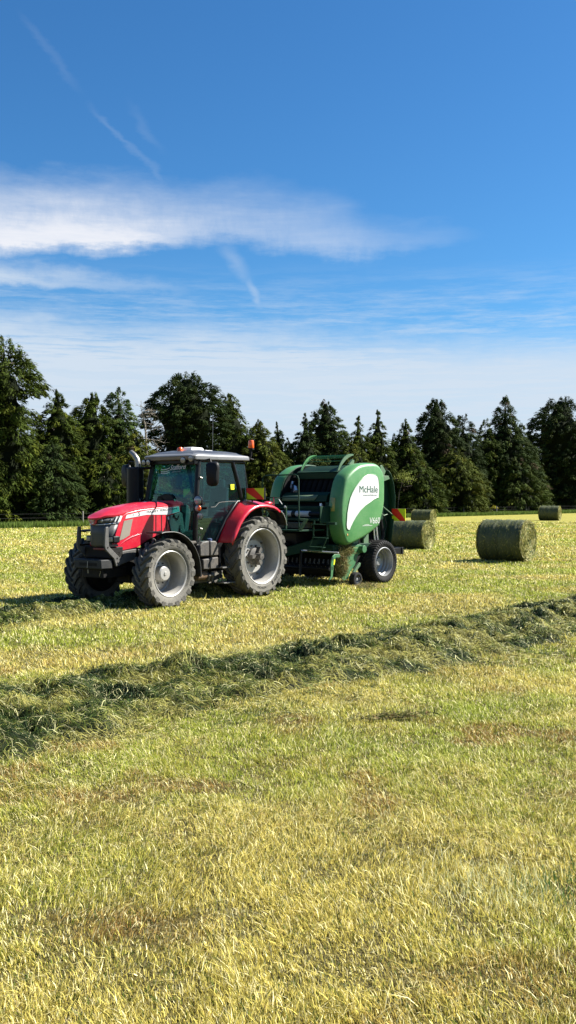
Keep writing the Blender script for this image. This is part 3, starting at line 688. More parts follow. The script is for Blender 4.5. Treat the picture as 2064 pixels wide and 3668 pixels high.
# pale leaved shrubs showing in front of the conifers
def shrub(xd, yd, back, size, seed, label, n=420, colr=(.22, .25, .06)):
    pos = tree_pos(xd, back); rng = np.random.default_rng(seed); z = ht(yd, pos)
    root = empty('young_tree', (pos[0], pos[1], 0)); tag(root, label, 'tree')
    mb = MB(); mb.tube([(-.8, .2, 0), (-.6, .1, z * .6), (0, 0, z)], [.07, .05, .02], 6)
    for i in range(9):
        a = rng.random() * 6.28; mb.tube([(-.1, 0, z * (.75 + .03 * i)), (size * .7 * math.cos(a), size * .4 * math.sin(a), z * (.78 + .03 * i))], [.03, .01], 4)
    mb.build('trunk', M['bark'], root)
    P = rng.normal(0, 1, (n, 3)) * np.array([size * .55, size * .35, size * .32]) + np.array([0, -.2, z]); P[:, 2] -= np.abs(P[:, 0]) * .3
    cl = np.repeat(rng.normal(0, 1, (n // 10, 3)) * np.array([size * .5, size * .3, size * .3]), 10, 0)[:n]; P = P * .35 + (cl + np.array([0, -.2, z])) * .65
    P[:, 2] = np.maximum(P[:, 2], .3)
    l = .16; D = rng.normal(0, 1, (n, 3)); D /= np.linalg.norm(D, axis=1)[:, None]; W = np.cross(D, rng.normal(0, 1, (n, 3))); W /= np.linalg.norm(W, axis=1)[:, None]
    v = np.stack([P - D * l * .5, P + W * l * .3, P + D * l * .6, P - W * l * .3], 1).reshape(-1, 3)
    c = np.array(colr) * (.6 + .8 * rng.random(n))[:, None]
    np_obj('crown', np_mesh('crown', v, np.arange(4 * n).reshape(-1, 4), np.repeat(c, 4, 0)), M['leaf'], root)
shrub(1018, 1200, -3.4, 1.6, 3, 'pale leaved young tree poking out of the dark conifers right of the baler')
shrub(1246, 1276, -3.6, .55, 5, 'tiny yellow leaved sapling at the foot of the trees above the nearest bale', 90, (.5, .45, .06))

# ---------------------------------------------------------------- post and wire fence
fence = empty('wire_fence', (FP0[0], FP0[1], 0)); tag(fence, 'low post and wire fence with pale posts along the foot of the trees', 'fence')
for i in range(-5, 24):
    t = 8.0 * i + 1.2; p = FD * t + np.array([random.uniform(-.1, .1), random.uniform(-.1, .1)])
    if p[1] + FP0[1] > 190: continue
    mb = MB(); mb.tube([(p[0], p[1], 0), (p[0] + random.uniform(-.04, .04), p[1], 1.12)], [.085, .075], 8); mb.build('post', 'wood', fence, bevel=.01)
for z in (.35, .65, .95):
    mb = MB(); mb.tube([(FD[0] * t, FD[1] * t, z + (.015 if (t // 4) % 2 else 0)) for t in range(-40, 190, 4)], .006, 4); mb.build('wire', 'wire', fence)
# ---------------------------------------------------------------- round bales
def bale_mats():
    m, nt = new_mat('net_wrapped_silage')
    tc = N(nt, 'ShaderNodeTexCoord').outputs['Object']; sp = N(nt, 'ShaderNodeSeparateXYZ'); L(nt, tc, sp.inputs[0])
    bands = N(nt, 'ShaderNodeTexNoise'); bands.noise_dimensions = '1D'; bands.inputs['Scale'].default_value = 5.5; bands.inputs['Detail'].default_value = 3; L(nt, sp.outputs[0], bands.inputs['W'])
    st = N(nt, 'ShaderNodeMapping'); st.inputs['Scale'].default_value = (3, 22, 22); L(nt, tc, st.inputs[0])
    fine = noise(nt, st.outputs[0], 2.2, 5, .7)
    c = mixc(nt, mathn(nt, 'MULTIPLY_ADD', bands.outputs['Fac'], 3.2, -1.15, clamp=True), (.018, .028, .006), (.050, .064, .018))
    c = mixc(nt, mathn(nt, 'MULTIPLY_ADD', fine, 2.2, -.85, clamp=True), c, (.10, .10, .04))
    # net threads
    wv = N(nt, 'ShaderNodeTexWave'); wv.inputs['Scale'].default_value = 26; wv.inputs['Distortion'].default_value = 2; L(nt, tc, wv.inputs['Vector'])
    c = mixc(nt, mathn(nt, 'MULTIPLY', wv.outputs['Fac'], .05), c, (.35, .36, .30))
    b = N(nt, 'ShaderNodeBsdfPrincipled'); L(nt, c, b.inputs['Base Color']); b.inputs['Roughness'].default_value = .55; b.inputs['Specular IOR Level'].default_value = .35
    bp = N(nt, 'ShaderNodeBump'); bp.inputs['Strength'].default_value = .7; bp.inputs['Distance'].default_value = .025; L(nt, fine, bp.inputs['Height']); L(nt, bp.outputs[0], b.inputs['Normal'])
    o = N(nt, 'ShaderNodeOutputMaterial'); L(nt, b.outputs[0], o.inputs[0]); return m
M['net'] = bale_mats()
def bale(pos, D, Lb, psi, seed, label):
    """axis direction (cos psi, -sin psi)"""
    rng = np.random.default_rng(seed); R = D / 2
    root = empty('round_bale', (pos[0], pos[1], float(field_z(pos[0], pos[1]))), -rad(psi)); tag(root, label, 'bale', 'round bales lying on the field')
    # wrapped barrel with soft shoulders and flat-ish base
    nx, na = 40, 72; v = []; f = []
    for i in range(nx + 1):
        t = i / nx; x = (t - .5) * Lb; sh = min(1, min(t, 1 - t) / .05); r0 = R * (.965 + .035 * math.sqrt(1 - (1 - sh) ** 2))
        r0 += .010 * math.sin(t * 23 + seed) + .006 * math.sin(t * 61)
        for k in range(na):
            a = 2 * math.pi * k / na; r = r0 + .018 * float(vnoise(x * 3 + 20, a * 3 + 7, 1.0, seed)) - .009
            z = R + r * math.sin(a); z = max(z, .0 + .012 * math.sin(k)); v.append((x, r * math.cos(a), z * .985))
    for i in range(nx):
        for k in range(na): f.append((i * na + k, i * na + (k + 1) % na, (i + 1) * na + (k + 1) % na, (i + 1) * na + k))
    me = bpy.data.meshes.new('net_wrap'); me.from_pydata(v, [], f); me.polygons.foreach_set('use_smooth', [True] * len(f)); me.materials.append(M['net'])
    o = bpy.data.objects.new('net_wrap', me); COL.objects.link(o); o.parent = root
    # hay: spiral ends and fuzz
    for sgn in (1, -1):
        VV = []; FF = []; CC = []; nr = 16; vb = []; 
        for i in range(nr + 1):
            rr = R * .97 * i / nr
            for k in range(48):
                a = 2 * math.pi * k / 48; bul = .03 * (1 - (i / nr) ** 2) + .02 * (float(vnoise(rr * 9 + 3, a * 3 + 3, 1, seed + 2)) - .5)
                vb.append((sgn * (Lb / 2 - .035 + bul), rr * math.cos(a), max(.01, R * .985 + rr * math.sin(a))))
        fb = np.array([(i * 48 + k, i * 48 + (k + 1) % 48, (i + 1) * 48 + (k + 1) % 48, (i + 1) * 48 + k) for i in range(nr) for k in range(48)]); vb = np.array(vb)
        n = 5200; r = R * .98 * np.sqrt(rng.random(n)); a = rng.random(n) * 6.283; da = rng.normal(0, .35, n); ln = .10 + .2 * rng.random(n); w = .0055 + .006 * rng.random(n)
        cy, cz = r * np.cos(a), R * .985 + r * np.sin(a); tx, tz = -np.sin(a + da), np.cos(a + da)
        xx = sgn * (Lb / 2 + .008 + .035 * rng.random(n)); P = np.stack([xx, cy, cz], 1); T_ = np.stack([sgn * rng.normal(.02, .12, n), tx, tz], 1); W_ = np.stack([rng.normal(0, .5, n), np.cos(a), np.sin(a)], 1)
        A_ = P - T_ * ln[:, None] * .5; B2 = P + T_ * ln[:, None] * .5; mid = P + W_ * .01
        q = np.stack([A_, mid + W_ * w[:, None], B2, mid - W_ * w[:, None]], 1).reshape(-1, 3); q[:, 2] = np.maximum(q[:, 2], .01)
        k = rng.random(n)[:, None]; c = np.where(k < .5, np.array([.16, .18, .04]), np.array([.42, .38, .13])); c = np.where(k > .88, np.array([.45, .41, .22]), c); c = np.where(k < .14, np.array([.06, .09, .03]), c); c = c * (.6 + .8 * rng.random(n))[:, None]
        me = np_mesh('hay_end', np.concatenate([vb, q]), np.concatenate([fb, np.arange(4 * n).reshape(-1, 4) + len(vb)]), np.concatenate([np.tile([[.10, .11, .045]], (len(vb), 1)), np.repeat(c, 4, 0)]))
        np_obj('hay_end', me, M['straw'], root)
    n = 1500; a = rng.random(n) * 6.283; x = (rng.random(n) - .5) * Lb * 1.0; ln = .05 + .09 * rng.random(n); w = .004 + .003 * rng.random(n)
    rr = R * 1.006; P = np.stack([x, rr * np.cos(a), R * .985 + rr * np.sin(a)], 1); nrm = np.stack([0 * a, np.cos(a), np.sin(a)], 1)
    T_ = np.stack([rng.normal(0, .5, n), -np.sin(a), np.cos(a)], 1) * np.where(rng.random(n) < .5, 1, -1)[:, None] + nrm * rng.normal(.12, .18, n)[:, None].clip(0, .8); W_ = np.cross(T_, nrm)
    q = np.stack([P - T_ * ln[:, None] * .5, P + W_ * w[:, None], P + T_ * ln[:, None] * .5, P - W_ * w[:, None]], 1).reshape(-1, 3); q[:, 2] = np.maximum(q[:, 2], .01)
    c = np.where(rng.random(n)[:, None] < .5, np.array([.09, .11, .025]), np.array([.28, .27, .09])) * (.6 + .8 * rng.random(n))[:, None]
    np_obj('loose_hay', np_mesh('loose_hay', q, np.arange(4 * n).reshape(-1, 4), np.repeat(c, 4, 0)), M['straw'], root)
bale((7.44, 32.3), 1.42, 1.50, 37, 1, 'nearest large round bale of dark green silage standing alone at right')
bale((5.16, 39.9), 1.22, 1.62, 36, 2, 'round green bale lying just behind the baler tyre')
bale((10.95, 76.5), 1.22, 1.62, 34, 3, 'distant small bale seen above the bale behind the baler')
bale((25.0, 90.5), 1.42, 1.80, 30, 4, 'farthest bale at the right edge near the fence')
# ---------------------------------------------------------------- tractor  (x forward, y to its left, z up)
TH = 37.3
tr = empty('tractor', (-1.4264, 21.4815, 0), math.atan2(-math.cos(rad(TH)), -math.sin(rad(TH))))
tag(tr, 'red four wheel drive tractor with grey roofed cab hitched to the green baler', 'tractor')

def lug_tyre(name, R, w, rr, parent, nl, mat_side='tyre', lugd=.05, flip=1, lettering=True):
    """agricultural tyre centred on the parent's origin, axis y; outer side is +y"""
    mb = MB(); h = w / 2
    prof = [(rr - .02, -h * .70), (rr + .02, -h * .82), (rr + (R - rr) * .35, -h * .97), (rr + (R - rr) * .62, -h * 1.0), (R - .115, -h * .96), (R - .07, -h * .86), (R - .055, -h * .5), (R - .05, 0),
            (R - .055, h * .5), (R - .07, h * .86), (R - .115, h * .96), (rr + .175, h * 1.0), (rr + .155, h * .985), (rr + .055, h * .985), (rr + .04, h * .90), (rr + .02, h * .86), (rr - .01, h * .74)]
    mb.lathe(prof, (0, 0, 0), 'y', 96)
    tyre = mb.build('tyre', mat_side, parent, smooth=50)
    lb = MB(); pitch = 2 * math.pi / nl
    for side in (1, -1):
        for i in range(nl):
            th0 = i * pitch + (pitch / 2 if side < 0 else 0); sw = pitch * 1.15 * flip
            st = [(.02, 0.0, R - .004, R - .08, .020), (.30, .28, R, R - .08, .026), (.62, .60, R, R - .09, .030), (.90, .86, R - .006, R - .12, .036), (1.02, 1.0, R - .045, R - .12, .042), (1.015, 1.04, R - .105, R - .13, .034)]
            rings = []
            for yy, tt, ro, ri, hw in st:
                a = th0 + sw * tt; y = side * yy * h; ring = []
                for (r_, s_) in ((ri, -1.25), (ro, -1), (ro, 1), (ri, 1.25)):
                    aa = a + s_ * hw / r_; ring.append((r_ * math.cos(aa), y, r_ * math.sin(aa)))
                rings.append(ring)
            lb.loft(rings)
    lb.build('tread', 'shaded_tread', parent, smooth=30)
    return tyre
def arc_text(mb, txt, size, r, a_start, y, spacing=1.0, down=False, m=0):
    v, f = text_geo(txt, size, 0, .0, spacing)
    def fn(u_, w_):
        if not down: a = a_start + u_ / r; rr_ = r + w_        # seen from +y, image right is -x
        else: a = a_start - u_ / r; rr_ = r - w_
        return (-rr_ * math.sin(a), y, rr_ * math.cos(a))
    mb.add([fn(a, b) for a, b in v], f, m)
def arc_box(mb, r0, r1, a0, a1, y, n=10, m=0):
    v = []
    for i in range(n + 1):
        a = a0 + (a1 - a0) * i / n; v += [(-r0 * math.sin(a), y, r0 * math.cos(a)), (-r1 * math.sin(a), y, r1 * math.cos(a))]
    mb.add(v, [(2 * i, 2 * i + 1, 2 * i + 3, 2 * i + 2) for i in range(n)], m)

def wheel_part(name, c, R, w, rr, nl, kind, side):
    e = empty(name, c, 0 if side > 0 else math.pi, tr)
    h = w / 2
    lug_tyre(name, R, w, rr, e, nl, flip=1 if side > 0 else -1)
    mb = MB()
    if kind == 'rear':
        di = -.13
        prof = [(rr + .005, h * .74), (rr + .02, h * .87), (rr + .004, h * .90), (rr - .02, h * .84), (rr - .035, h * .62), (rr - .05, h * .45), (rr - .055, h * .1), (rr - .03, h * .02), (rr - .03, di - .03), (rr - .10, di - .035), (.40, di - .03), (.38, di + .05), (.36, di + .085), (.13, di + .085), (.001, di + .085)]
    else:
        di = -.12
        prof = [(rr + .005, h * .72), (rr + .018, h * .86), (rr + .004, h * .90), (rr - .015, h * .84), (rr - .03, h * .6), (rr - .05, h * .42), (rr - .055, h * .05), (rr - .04, di - .09), (rr - .07, di - .10), (.26, di - .02), (.20, di + .0), (.001, di)]
    mb.lathe(prof, (0, 0, 0), 'y', 64)
    # inner barrel
    mb.build('rim', 'rim', e, smooth=30)
    mb = MB(); mb.lathe([(rr + .015, -h * .92), (rr - .03, -h * .86), (rr - .05, di - .15), (.2, di - .16), (.18, -h * 1.0), (.001, -h)], (0, 0, 0), 'y', 48); mb.build('wheel_inner', 'chassis', e, smooth=30)  # inside of the wheel coloured near black in place of shade
    hb = MB()
    if kind == 'rear':
        hb.lathe([(.19, di + .085), (.185, di + .14), (.13, di + .16), (.075, di + .17), (.07, di + .34), (.001, di + .345)], (0, 0, 0), 'y', 24)
        for k in range(10):
            a = 2 * math.pi * k / 10; hb.tube([(.235 * math.cos(a), di + .08, .235 * math.sin(a)), (.235 * math.cos(a), di + .12, .235 * math.sin(a))], .022, 6)
        for k in range(3):
            a = 2 * math.pi * k / 3 + .5; hb.box(-.04, .04, di + .09, di + .24, .08, .21); n0 = len(hb.v) - 8
            ca, sa = math.cos(a), math.sin(a)
            for q in range(n0, n0 + 8):
                x, y, z = hb.v[q]; hb.v[q] = (x * ca - z * sa, y, x * sa + z * ca)
        hb.build('hub', 'hub', e, smooth=35)
        # rim lugs round the disc
        lg = MB()
        for k in range(8):
            a = 2 * math.pi * k / 8 + .2; r0 = rr - .06; lg = MB()
            lg.tube([((r0 - .05) * math.cos(a), di - .03, (r0 - .05) * math.sin(a)), ((r0 - .05) * math.cos(a), di + .02, (r0 - .05) * math.sin(a))], .022, 8)
            lg.build('rim_bolt', 'steel', e)
    else:
        hb.lathe([(.155, di), (.15, di + .13), (.125, di + .15), (.04, di + .155), (.03, di + .17), (.001, di + .17)], (0, 0, 0), 'y', 32)
        hb.build('hub', 'rim', e, smooth=35)
        lg = MB()
        for k in range(10):
            a = 2 * math.pi * k / 10; lg = MB(); lg.tube([(.20 * math.cos(a), di - .01, .20 * math.sin(a)), (.20 * math.cos(a), di + .035, .20 * math.sin(a))], .014, 6); lg.build('wheel_bolt', 'hub', e)
        for a in (-1.45, -1.15):
            lg = MB(); lg.tube([((rr - .12) * math.cos(a), di - .06, (rr - .12) * math.sin(a)), ((rr - .12) * math.cos(a), di + .0, (rr - .12) * math.sin(a))], .016, 6)
            lg.build('wheel_bolt', 'hub', e)
    if side > 0:
        tx = MB()
        def word():
            tx.build('lettering', 'ink', e, smooth=0, recalc=False); tx.v, tx.f, tx.m = [], [], []
        ys = h * .985 + .0005
        if kind == 'rear':
            rm = rr + .075
            arc_text(tx, 'MICHELIN', .075, rm - .03, -.25, ys + .002, 1.0)
            arc_box(tx, rm - .045, rm + .05, .20, .26, ys + .001); word(); arc_text(tx, 'ULTIBIB', .085, rm - .03, -1.30, ys + .002, 1.05)
            word(); arc_text(tx, 'MULTIBIB', .085, rm + .03, 2.55, ys + .002, 1.0, down=True)
            arc_box(tx, rm - .045, rm + .05, 2.60, 2.68, ys + .001); word(); arc_text(tx, 'MICHELIN', .07, rm + .03, 3.45, ys + .002, 1.0, down=True)
        else:
            rm = rr + .055
            arc_text(tx, 'AGRIBIB', .05, rm - .02, -1.45, ys + .001, 1.1)
            word(); arc_text(tx, 'MICHELIN', .045, rm + .02, 2.1, ys + .001, 1.1, down=True)
        word()
    return e
RW, FW = .50, .42
wheel_part('rear_wheel', (0, 1.12 - RW / 2, .865), .885, RW, .60, 21, 'rear', 1)
wheel_part('rear_wheel', (0, -1.12 + RW / 2, .865), .885, RW, .60, 21, 'rear', -1)
wheel_part('front_wheel', (2.86, 1.12 - FW / 2, .662), .69, FW, .44, 20, 'front', 1).rotation_euler.z = rad(-1)
wheel_part('front_wheel', (2.86, -1.30 + FW / 2, .662), .69, FW, .44, 20, 'front', -1)

# chassis, engine, axles
mb = MB()
mb.box(-.55, 1.2, -.32, .32, .55, 1.15); mb.box(1.1, 2.4, -.24, .24, .55, 1.45); mb.box(2.3, 3.62, -.27, .27, .62, 1.12)
mb.tube([(0, -.78, .85), (0, -.35, .85), (0, .35, .85), (0, .78, .85)], [.17, .24, .24, .17], 16)
mb.tube([(2.86, -.70, .62), (2.86, -.2, .66), (2.86, .2, .66), (2.86, .70, .62)], [.12, .13, .13, .12], 12)
mb.tube([(2.86, 0, .5), (2.86, 0, .9)], .2, 12); mb.box(2.6, 3.1, -.2, .2, .45, .75)
for s in (1, -1):
    mb.tube([(2.72, s * .25, .72), (2.72, s * .62, .66)], .035, 8); mb.tube([(2.86, s * .62, .40), (2.86, s * .62, .92)], .07, 10)
    mb.box(-.35, .35, s * .28 - .1, s * .28 + .1, 1.0, 1.3)
mb.build('chassis', 'chassis', tr, bevel=.02)
mb = MB()
mb.tube([(3.0, .30, 1.12), (2.85, .34, 1.0), (2.9, .36, .86)], .03, 7); mb.tube([(2.75, .3, 1.25), (2.7, .36, 1.1), (2.8, .38, .98)], .045, 8)
mb.tube([(2.55, .30, 1.3), (2.6, .36, 1.15), (2.62, .36, 1.0)], .03, 7); mb.sphere((2.74, .36, 1.16), .055); mb.sphere((2.6, .35, 1.28), .05)
mb.tube([(2.0, .3, 1.2), (2.3, .34, 1.18), (2.5, .3, 1.25)], .04, 8); mb.box(2.1, 2.5, .24, .34, .9, 1.2)
mb.build('engine_pipework', 'hub', tr, bevel=.008)
# rear linkage and drawbar
mb = MB()
for s in (1, -1):
    mb.tube([(-.35, s * .38, .62), (-1.0, s * .45, .60)], .04, 8); mb.tube([(-.3, s * .33, 1.25), (-.75, s * .42, 1.2), (-.8, s * .43, .62)], .03, 8)
mb.box(-1.15, -.3, -.06, .06, .45, .53); mb.tube([(-.55, 0, .78), (-1.0, 0, .76)], .06, 10)
mb.build('rear_linkage', 'chassis', tr, bevel=.006)

# ---- bonnet
top = [(1.70, 2.105), (1.925, 2.10), (2.555, 2.075), (3.015, 2.025), (3.485, 1.950), (3.753, 1.852), (3.88, 1.775), (4.0, 1.74)]
crs = [(1.70, 2.035), (1.863, 2.02), (2.365, 1.98), (2.948, 1.935), (3.367, 1.865), (3.53, 1.81), (3.75, 1.765), (3.9, 1.74)]
HB = .345
mb = MB(); ny = 24; nx = 26; rows = []
for i in range(nx + 1):
    t = (i / nx) ** 1.5; row = []
    for j in range(ny + 1):
        s = -1 + 2 * j / ny; a = abs(s)
        y = s * HB; xl = 3.44 + .50 * (1 - a ** 2.6) ** .62
        x = xl + (1.72 - xl) * t
        nose = max(0, (x - 3.2) / .68)
        yy = y * (1 - .10 * nose ** 2)
        z = interp(top, x) - (interp(top, x) - interp(crs, x)) * a ** 3.2 - .012 * math.exp(-((a - .62) / .05) ** 2)
        row.append((x, yy, z))
    rows.append(row)
mb.loft(rows, closed=False)
# rolled lip down
lip = rows[0]; side_p = [r[0] for r in rows]; side_n = [r[-1] for r in rows]
for strip in (lip, side_p, side_n):
    low = [(x * .999, y * .985, z - .035) for x, y, z in strip]; mb.loft([strip, low], closed=False)
bonnet = mb.build('bonnet', 'red', tr, smooth=40)
# side panels
SP = [(3.435, 1.795), (3.50, 1.70), (3.60, 1.45), (3.655, 1.223), (3.60, 1.105), (3.33, 1.13), (3.02, 1.165), (2.74, 1.30), (2.45, 1.387), (2.10, 1.472), (2.14, 1.62), (2.20, 1.765), (1.80, 1.86), (1.79, 2.01), (2.365, 1.962), (2.948, 1.918), (3.30, 1.862)]
SPx = [(x + .02, z) for x, z in SP]
for s in (1, -1):
    mb = MB(); mb.prism(SPx, s * .30, s * .348)
    o = mb.build('side_panel', 'red', tr, bevel=.012)
    # pressed lines and the swage over the wheel
    g = MB()
    for x0 in (2.52, 2.36, 2.22):
        g.prism([(x0, 1.44 if x0 > 2.3 else 1.5), (x0 + .018, 1.43 if x0 > 2.3 else 1.49), (x0 + .02, 1.80), (x0, 1.80)], s * .349, s * .353)
    g.build('panel_seam', 'chassis', tr)
    g = MB(); cur = [(3.60, 1.14), (3.50, 1.24), (3.38, 1.31), (3.22, 1.375), (3.02, 1.42), (2.93, 1.435)]
    g.tube([(x, s * .346, z) for x, z in cur], [.004, .014, .018, .018, .012, .004], 8); g.build('swage_line', 'red', tr)
    g = MB(); g.prism([(3.405, 1.700), (3.17, 1.738), (3.26, 1.415), (3.42, 1.345), (3.53, 1.320)], s * .349, s * .354); g.build('air_screen', 'screen', tr)
    # rear grey infill under the bonnet
    g = MB(); g.prism([(2.08, 1.47), (2.13, 1.62), (2.18, 1.765), (1.80, 1.85), (1.74, 1.82), (1.66, 1.43), (1.9, 1.36)], s * .30, s * .338); g.build('engine_side_cover', 'grey', tr, bevel=.01)
    g = MB(); g.sphere((2.0, s * .345, 1.78), .035, (1, .5, 1)); g.tube([(1.98, s * .345, 1.75), (1.9, s * .35, 1.7), (1.86, s * .345, 1.78)], .012, 6); g.build('hose', 'chassis', tr)
    # white model band + letters
    g = MB(); g.prism([(3.37, 1.742), (3.335, 1.815), (2.84, 1.893), (2.3, 1.945), (1.86, 1.975), (1.84, 1.865), (2.16, 1.808), (2.8, 1.812)], s * .349, s * .354); band_ = g.build('model_band', 'white', tr)
    g = MB(); g.prism([(2.06, 1.945), (1.87, 1.962), (1.85, 1.872), (2.10, 1.825)], s * .3535, s * .3545); g.build('teal_end', 'teal', band_)
    g = MB(); y_ = s * .3550
    def along(x0, z0, sl):
        return lambda u_, w_: (x0 - s * u_, y_, z0 + sl * u_ * s + w_)
    if s > 0:
        add_text(g, '7718', .052, along(3.27, 1.782, .115), offset=.0, spacing=1.25); add_text(g, 'S', .115, along(3.03, 1.796, .06), offset=.003)
        add_text(g, 'MASSEY FERGUSON', .066, along(2.80, 1.838, .085), offset=.0012, width=.86)
    else:
        add_text(g, 'MASSEY FERGUSON', .066, along(2.02, 1.89, .085), offset=.0012, width=.86); add_text(g, 'S', .115, along(2.90, 1.81, .06), offset=.003); add_text(g, '7718', .052, along(3.05, 1.80, .115), offset=.0, spacing=1.25)
    g.build('lettering', 'ink', band_, smooth=0, recalc=False)
g = MB(); g.box(2.16, 2.20, .349, .36, 1.70, 1.76); g.build('white_catch', 'white', tr, bevel=.005)
# nose: grille, lamps
def nose_curve(y0=.335, xf=3.83, xb=3.50, n=20, p=2.8):
    return [(xb + (xf - xb) * (1 - abs(-1 + 2 * j / n) ** p), (-1 + 2 * j / n) * y0) for j in range(n + 1)]
mb = MB(); rr_ = []
for z, xf, xb, y0 in ((1.20, 3.745, 3.60, .26), (1.24, 3.765, 3.61, .30), (1.45, 3.775, 3.56, .325), (1.63, 3.80, 3.50, .335)):
    rr_.append([(x, y, z) for x, y in nose_curve(y0, xf, xb)])
rr_ = [[(x + .05, y, z) for x, y, z in r_] for r_ in rr_]; mb.loft(rr_, closed=False); gl = mb.build('grille', 'grille_grey', tr, smooth=40, solid=.01)
g = MB()
for k in range(9):
    z = 1.27 + .038 * k; f_ = (z - 1.24) / .21
    pts = [(x + .056, y * 1.01, z) for x, y in nose_curve(.30 + .025 * min(1, f_), 3.765 + .01 * f_, 3.61 - .05 * f_)][4:-4]
    g.tube(pts, .003, 4)
g.build('grille_mesh', 'grille_grey', gl)
mb = MB(); mb.loft([[(x, y, 1.63) for x, y in nose_curve(.333, 3.795, 3.47)], [(x, y, 1.70) for x, y in nose_curve(.338, 3.81, 3.46)], [(x, y, 1.79) for x, y in nose_curve(.338, 3.80, 3.45)]], closed=False)
mb.build('lamp_surround', 'black', tr, smooth=40, solid=.008).location.x = .05
mb = MB(); mb.tube([(x + .006, y * 1.02, 1.632 + .03 * (abs(y) / .33) ** 3) for x, y in nose_curve(.338, 3.80, 3.47)], .011, 6); mb.build('chrome_strip', 'silver', tr).location.x = .05
for s in (1, -1):
    nc = nose_curve(.341, 3.818, 3.465, 40)
    def seg(a, b, z0, z1, off, mat, nm, sl=0):
        pts = [p for p in nc if a <= p[1] * s <= b]; m_ = MB()
        m_.loft([[(x + off, y * (1 + off), z0 + sl * (abs(y) - .2)) for x, y in pts], [(x + off, y * (1 + off), z1 + sl * (abs(y) - .2)) for x, y in pts]], closed=False); return m_.build(nm, mat, tr, solid=.006)
    hl = seg(.10, .33, 1.665, 1.745, .003, 'grille_grey', 'headlight', .05); hl.location.x = .05
    for yc in (.17, .27):
        p = min(nc, key=lambda q: abs(q[1] * s - yc)); m_ = MB(); m_.sphere((p[0] + .004, p[1], 1.71 + .05 * (yc - .2)), .036, (.45, 1, 1)); m_.build('lamp', 'lens', hl)
    # side white marker fin
    m_ = MB(); m_.prism([(3.57, 1.68), (3.50, 1.69), (3.44, 1.80), (3.50, 1.805)], s * .335, s * .352); m_.prism([(3.64, 1.69), (3.615, 1.69), (3.56, 1.79), (3.585, 1.79)], s * .325, s * .342); m_.build('day_light_fin', 'white', tr)
    # lower work lamps in the grille corners
    m_ = MB(); m_.box(3.55, 3.72, s * .24, s * .40, 1.28, 1.41); m_.build('work_lamp_box', 'black', tr, bevel=.02)
    m_ = MB(); m_.box(3.71, 3.735, s * .265, s * .375, 1.30, 1.39); m_.build('work_lamp', 'lens', tr, bevel=.01)
# nose badge: red shield and three triangles
g = MB(); g.prism([(-.11, 1.765), (.11, 1.765), (.085, 1.66), (.03, 1.625), (-.03, 1.625), (-.085, 1.66)], 3.80, 3.835, 'x'); bd = g.build('nose_badge', 'red', tr, bevel=.008); bd.location.x = .06
g = MB()
def tri(cy, cz, r, up):
    q = [(cy - r, cz + (r * .9 if not up else -r * .9)), (cy + r, cz + (r * .9 if not up else -r * .9)), (cy, cz + (-r * .9 if not up else r * .9))]
    q2 = [((y - cy) * .5 + cy, (z - cz) * .5 + cz) for y, z in q]
    for i in range(3):
        j = (i + 1) % 3; g.prism([q[i], q[j], q2[j], q2[i]], 3.836, 3.842, 'x')
tri(-.035, 1.695, .034, False); tri(.035, 1.695, .034, False); tri(0, 1.672, .03, True)
g.box(3.836, 3.842, -.03, .03, 1.735, 1.742); g.build('emblem', 'silver', bd)
# front frame: weight block, arms, side plates
mb = MB(); mb.box(3.72, 4.02, -.40, .375, .785, .965); fw = mb.build('front_weight', 'weight', tr, bevel=.02)
mb = MB(); mb.box(4.015, 4.024, -.24, .26, .84, .90); mb.build('weight_slot', 'chassis', fw)
mb = MB(); mb.tube([(4.04, .02, .93), (4.05, .02, .80)], .006, 6); mb.tube([(4.03, .02, .77), (4.03, .02, .70)], .009, 6); mb.tube([(3.9, .24, .74), (3.9, .20, .64)], .010, 6); mb.build('hitch_pin', 'steel', tr)
mb = MB(); mb.box(3.45, 3.78, -.38, .38, .98, 1.20); mb.box(3.3, 3.9, -.30, .30, .60, .80); mb.build('front_support', 'chassis', tr, bevel=.02)
mb = MB(); mb.box(3.76, 3.80, -.10, .26, 1.14, 1.18); mb.build('red_crossbar', 'shaded_red', tr, bevel=.008)
for s in (1, -1):
    mb = MB()
    arm = [(3.83, 1.59), (3.76, 1.59), (3.755, 1.42), (3.745, 1.22), (3.60, 1.10), (3.50, 1.02), (3.50, .84), (3.60, .82), (3.66, .98), (3.72, 1.06), (3.84, 1.17), (3.86, 1.25)]
    arm = [(x + (.10 if z > .99 else .06), z) for x, z in arm]
    mb.prism(arm, s * .375, s * .415); a_ = mb.build('front_bracket', 'grey', tr, bevel=.008)
    for x, z in ((3.88, 1.20), (3.64, .98), (3.63, .89)): h_ = MB(); h_.tube([(x, s * .412, z), (x, s * .420, z)], .017, 8); h_.build('bolt', 'chassis', a_)
    mb = MB(); mb.prism([(3.60, 1.10), (3.10, 1.14), (3.14, .93), (3.30, .90), (3.62, .83)], s * .33, s * .38); mb.build('side_frame', 'grey', tr, bevel=.008)
    mb = MB(); mb.box(3.60, 3.90, s * .36, s * .40, 1.21, 1.25); mb.build('bracket_stay', 'black', tr); mb = MB(); mb.tube([(3.88, s * .39, 1.5), (3.78, s * .31, 1.49)], .02, 6); mb.build('bracket_stay', 'black', tr)

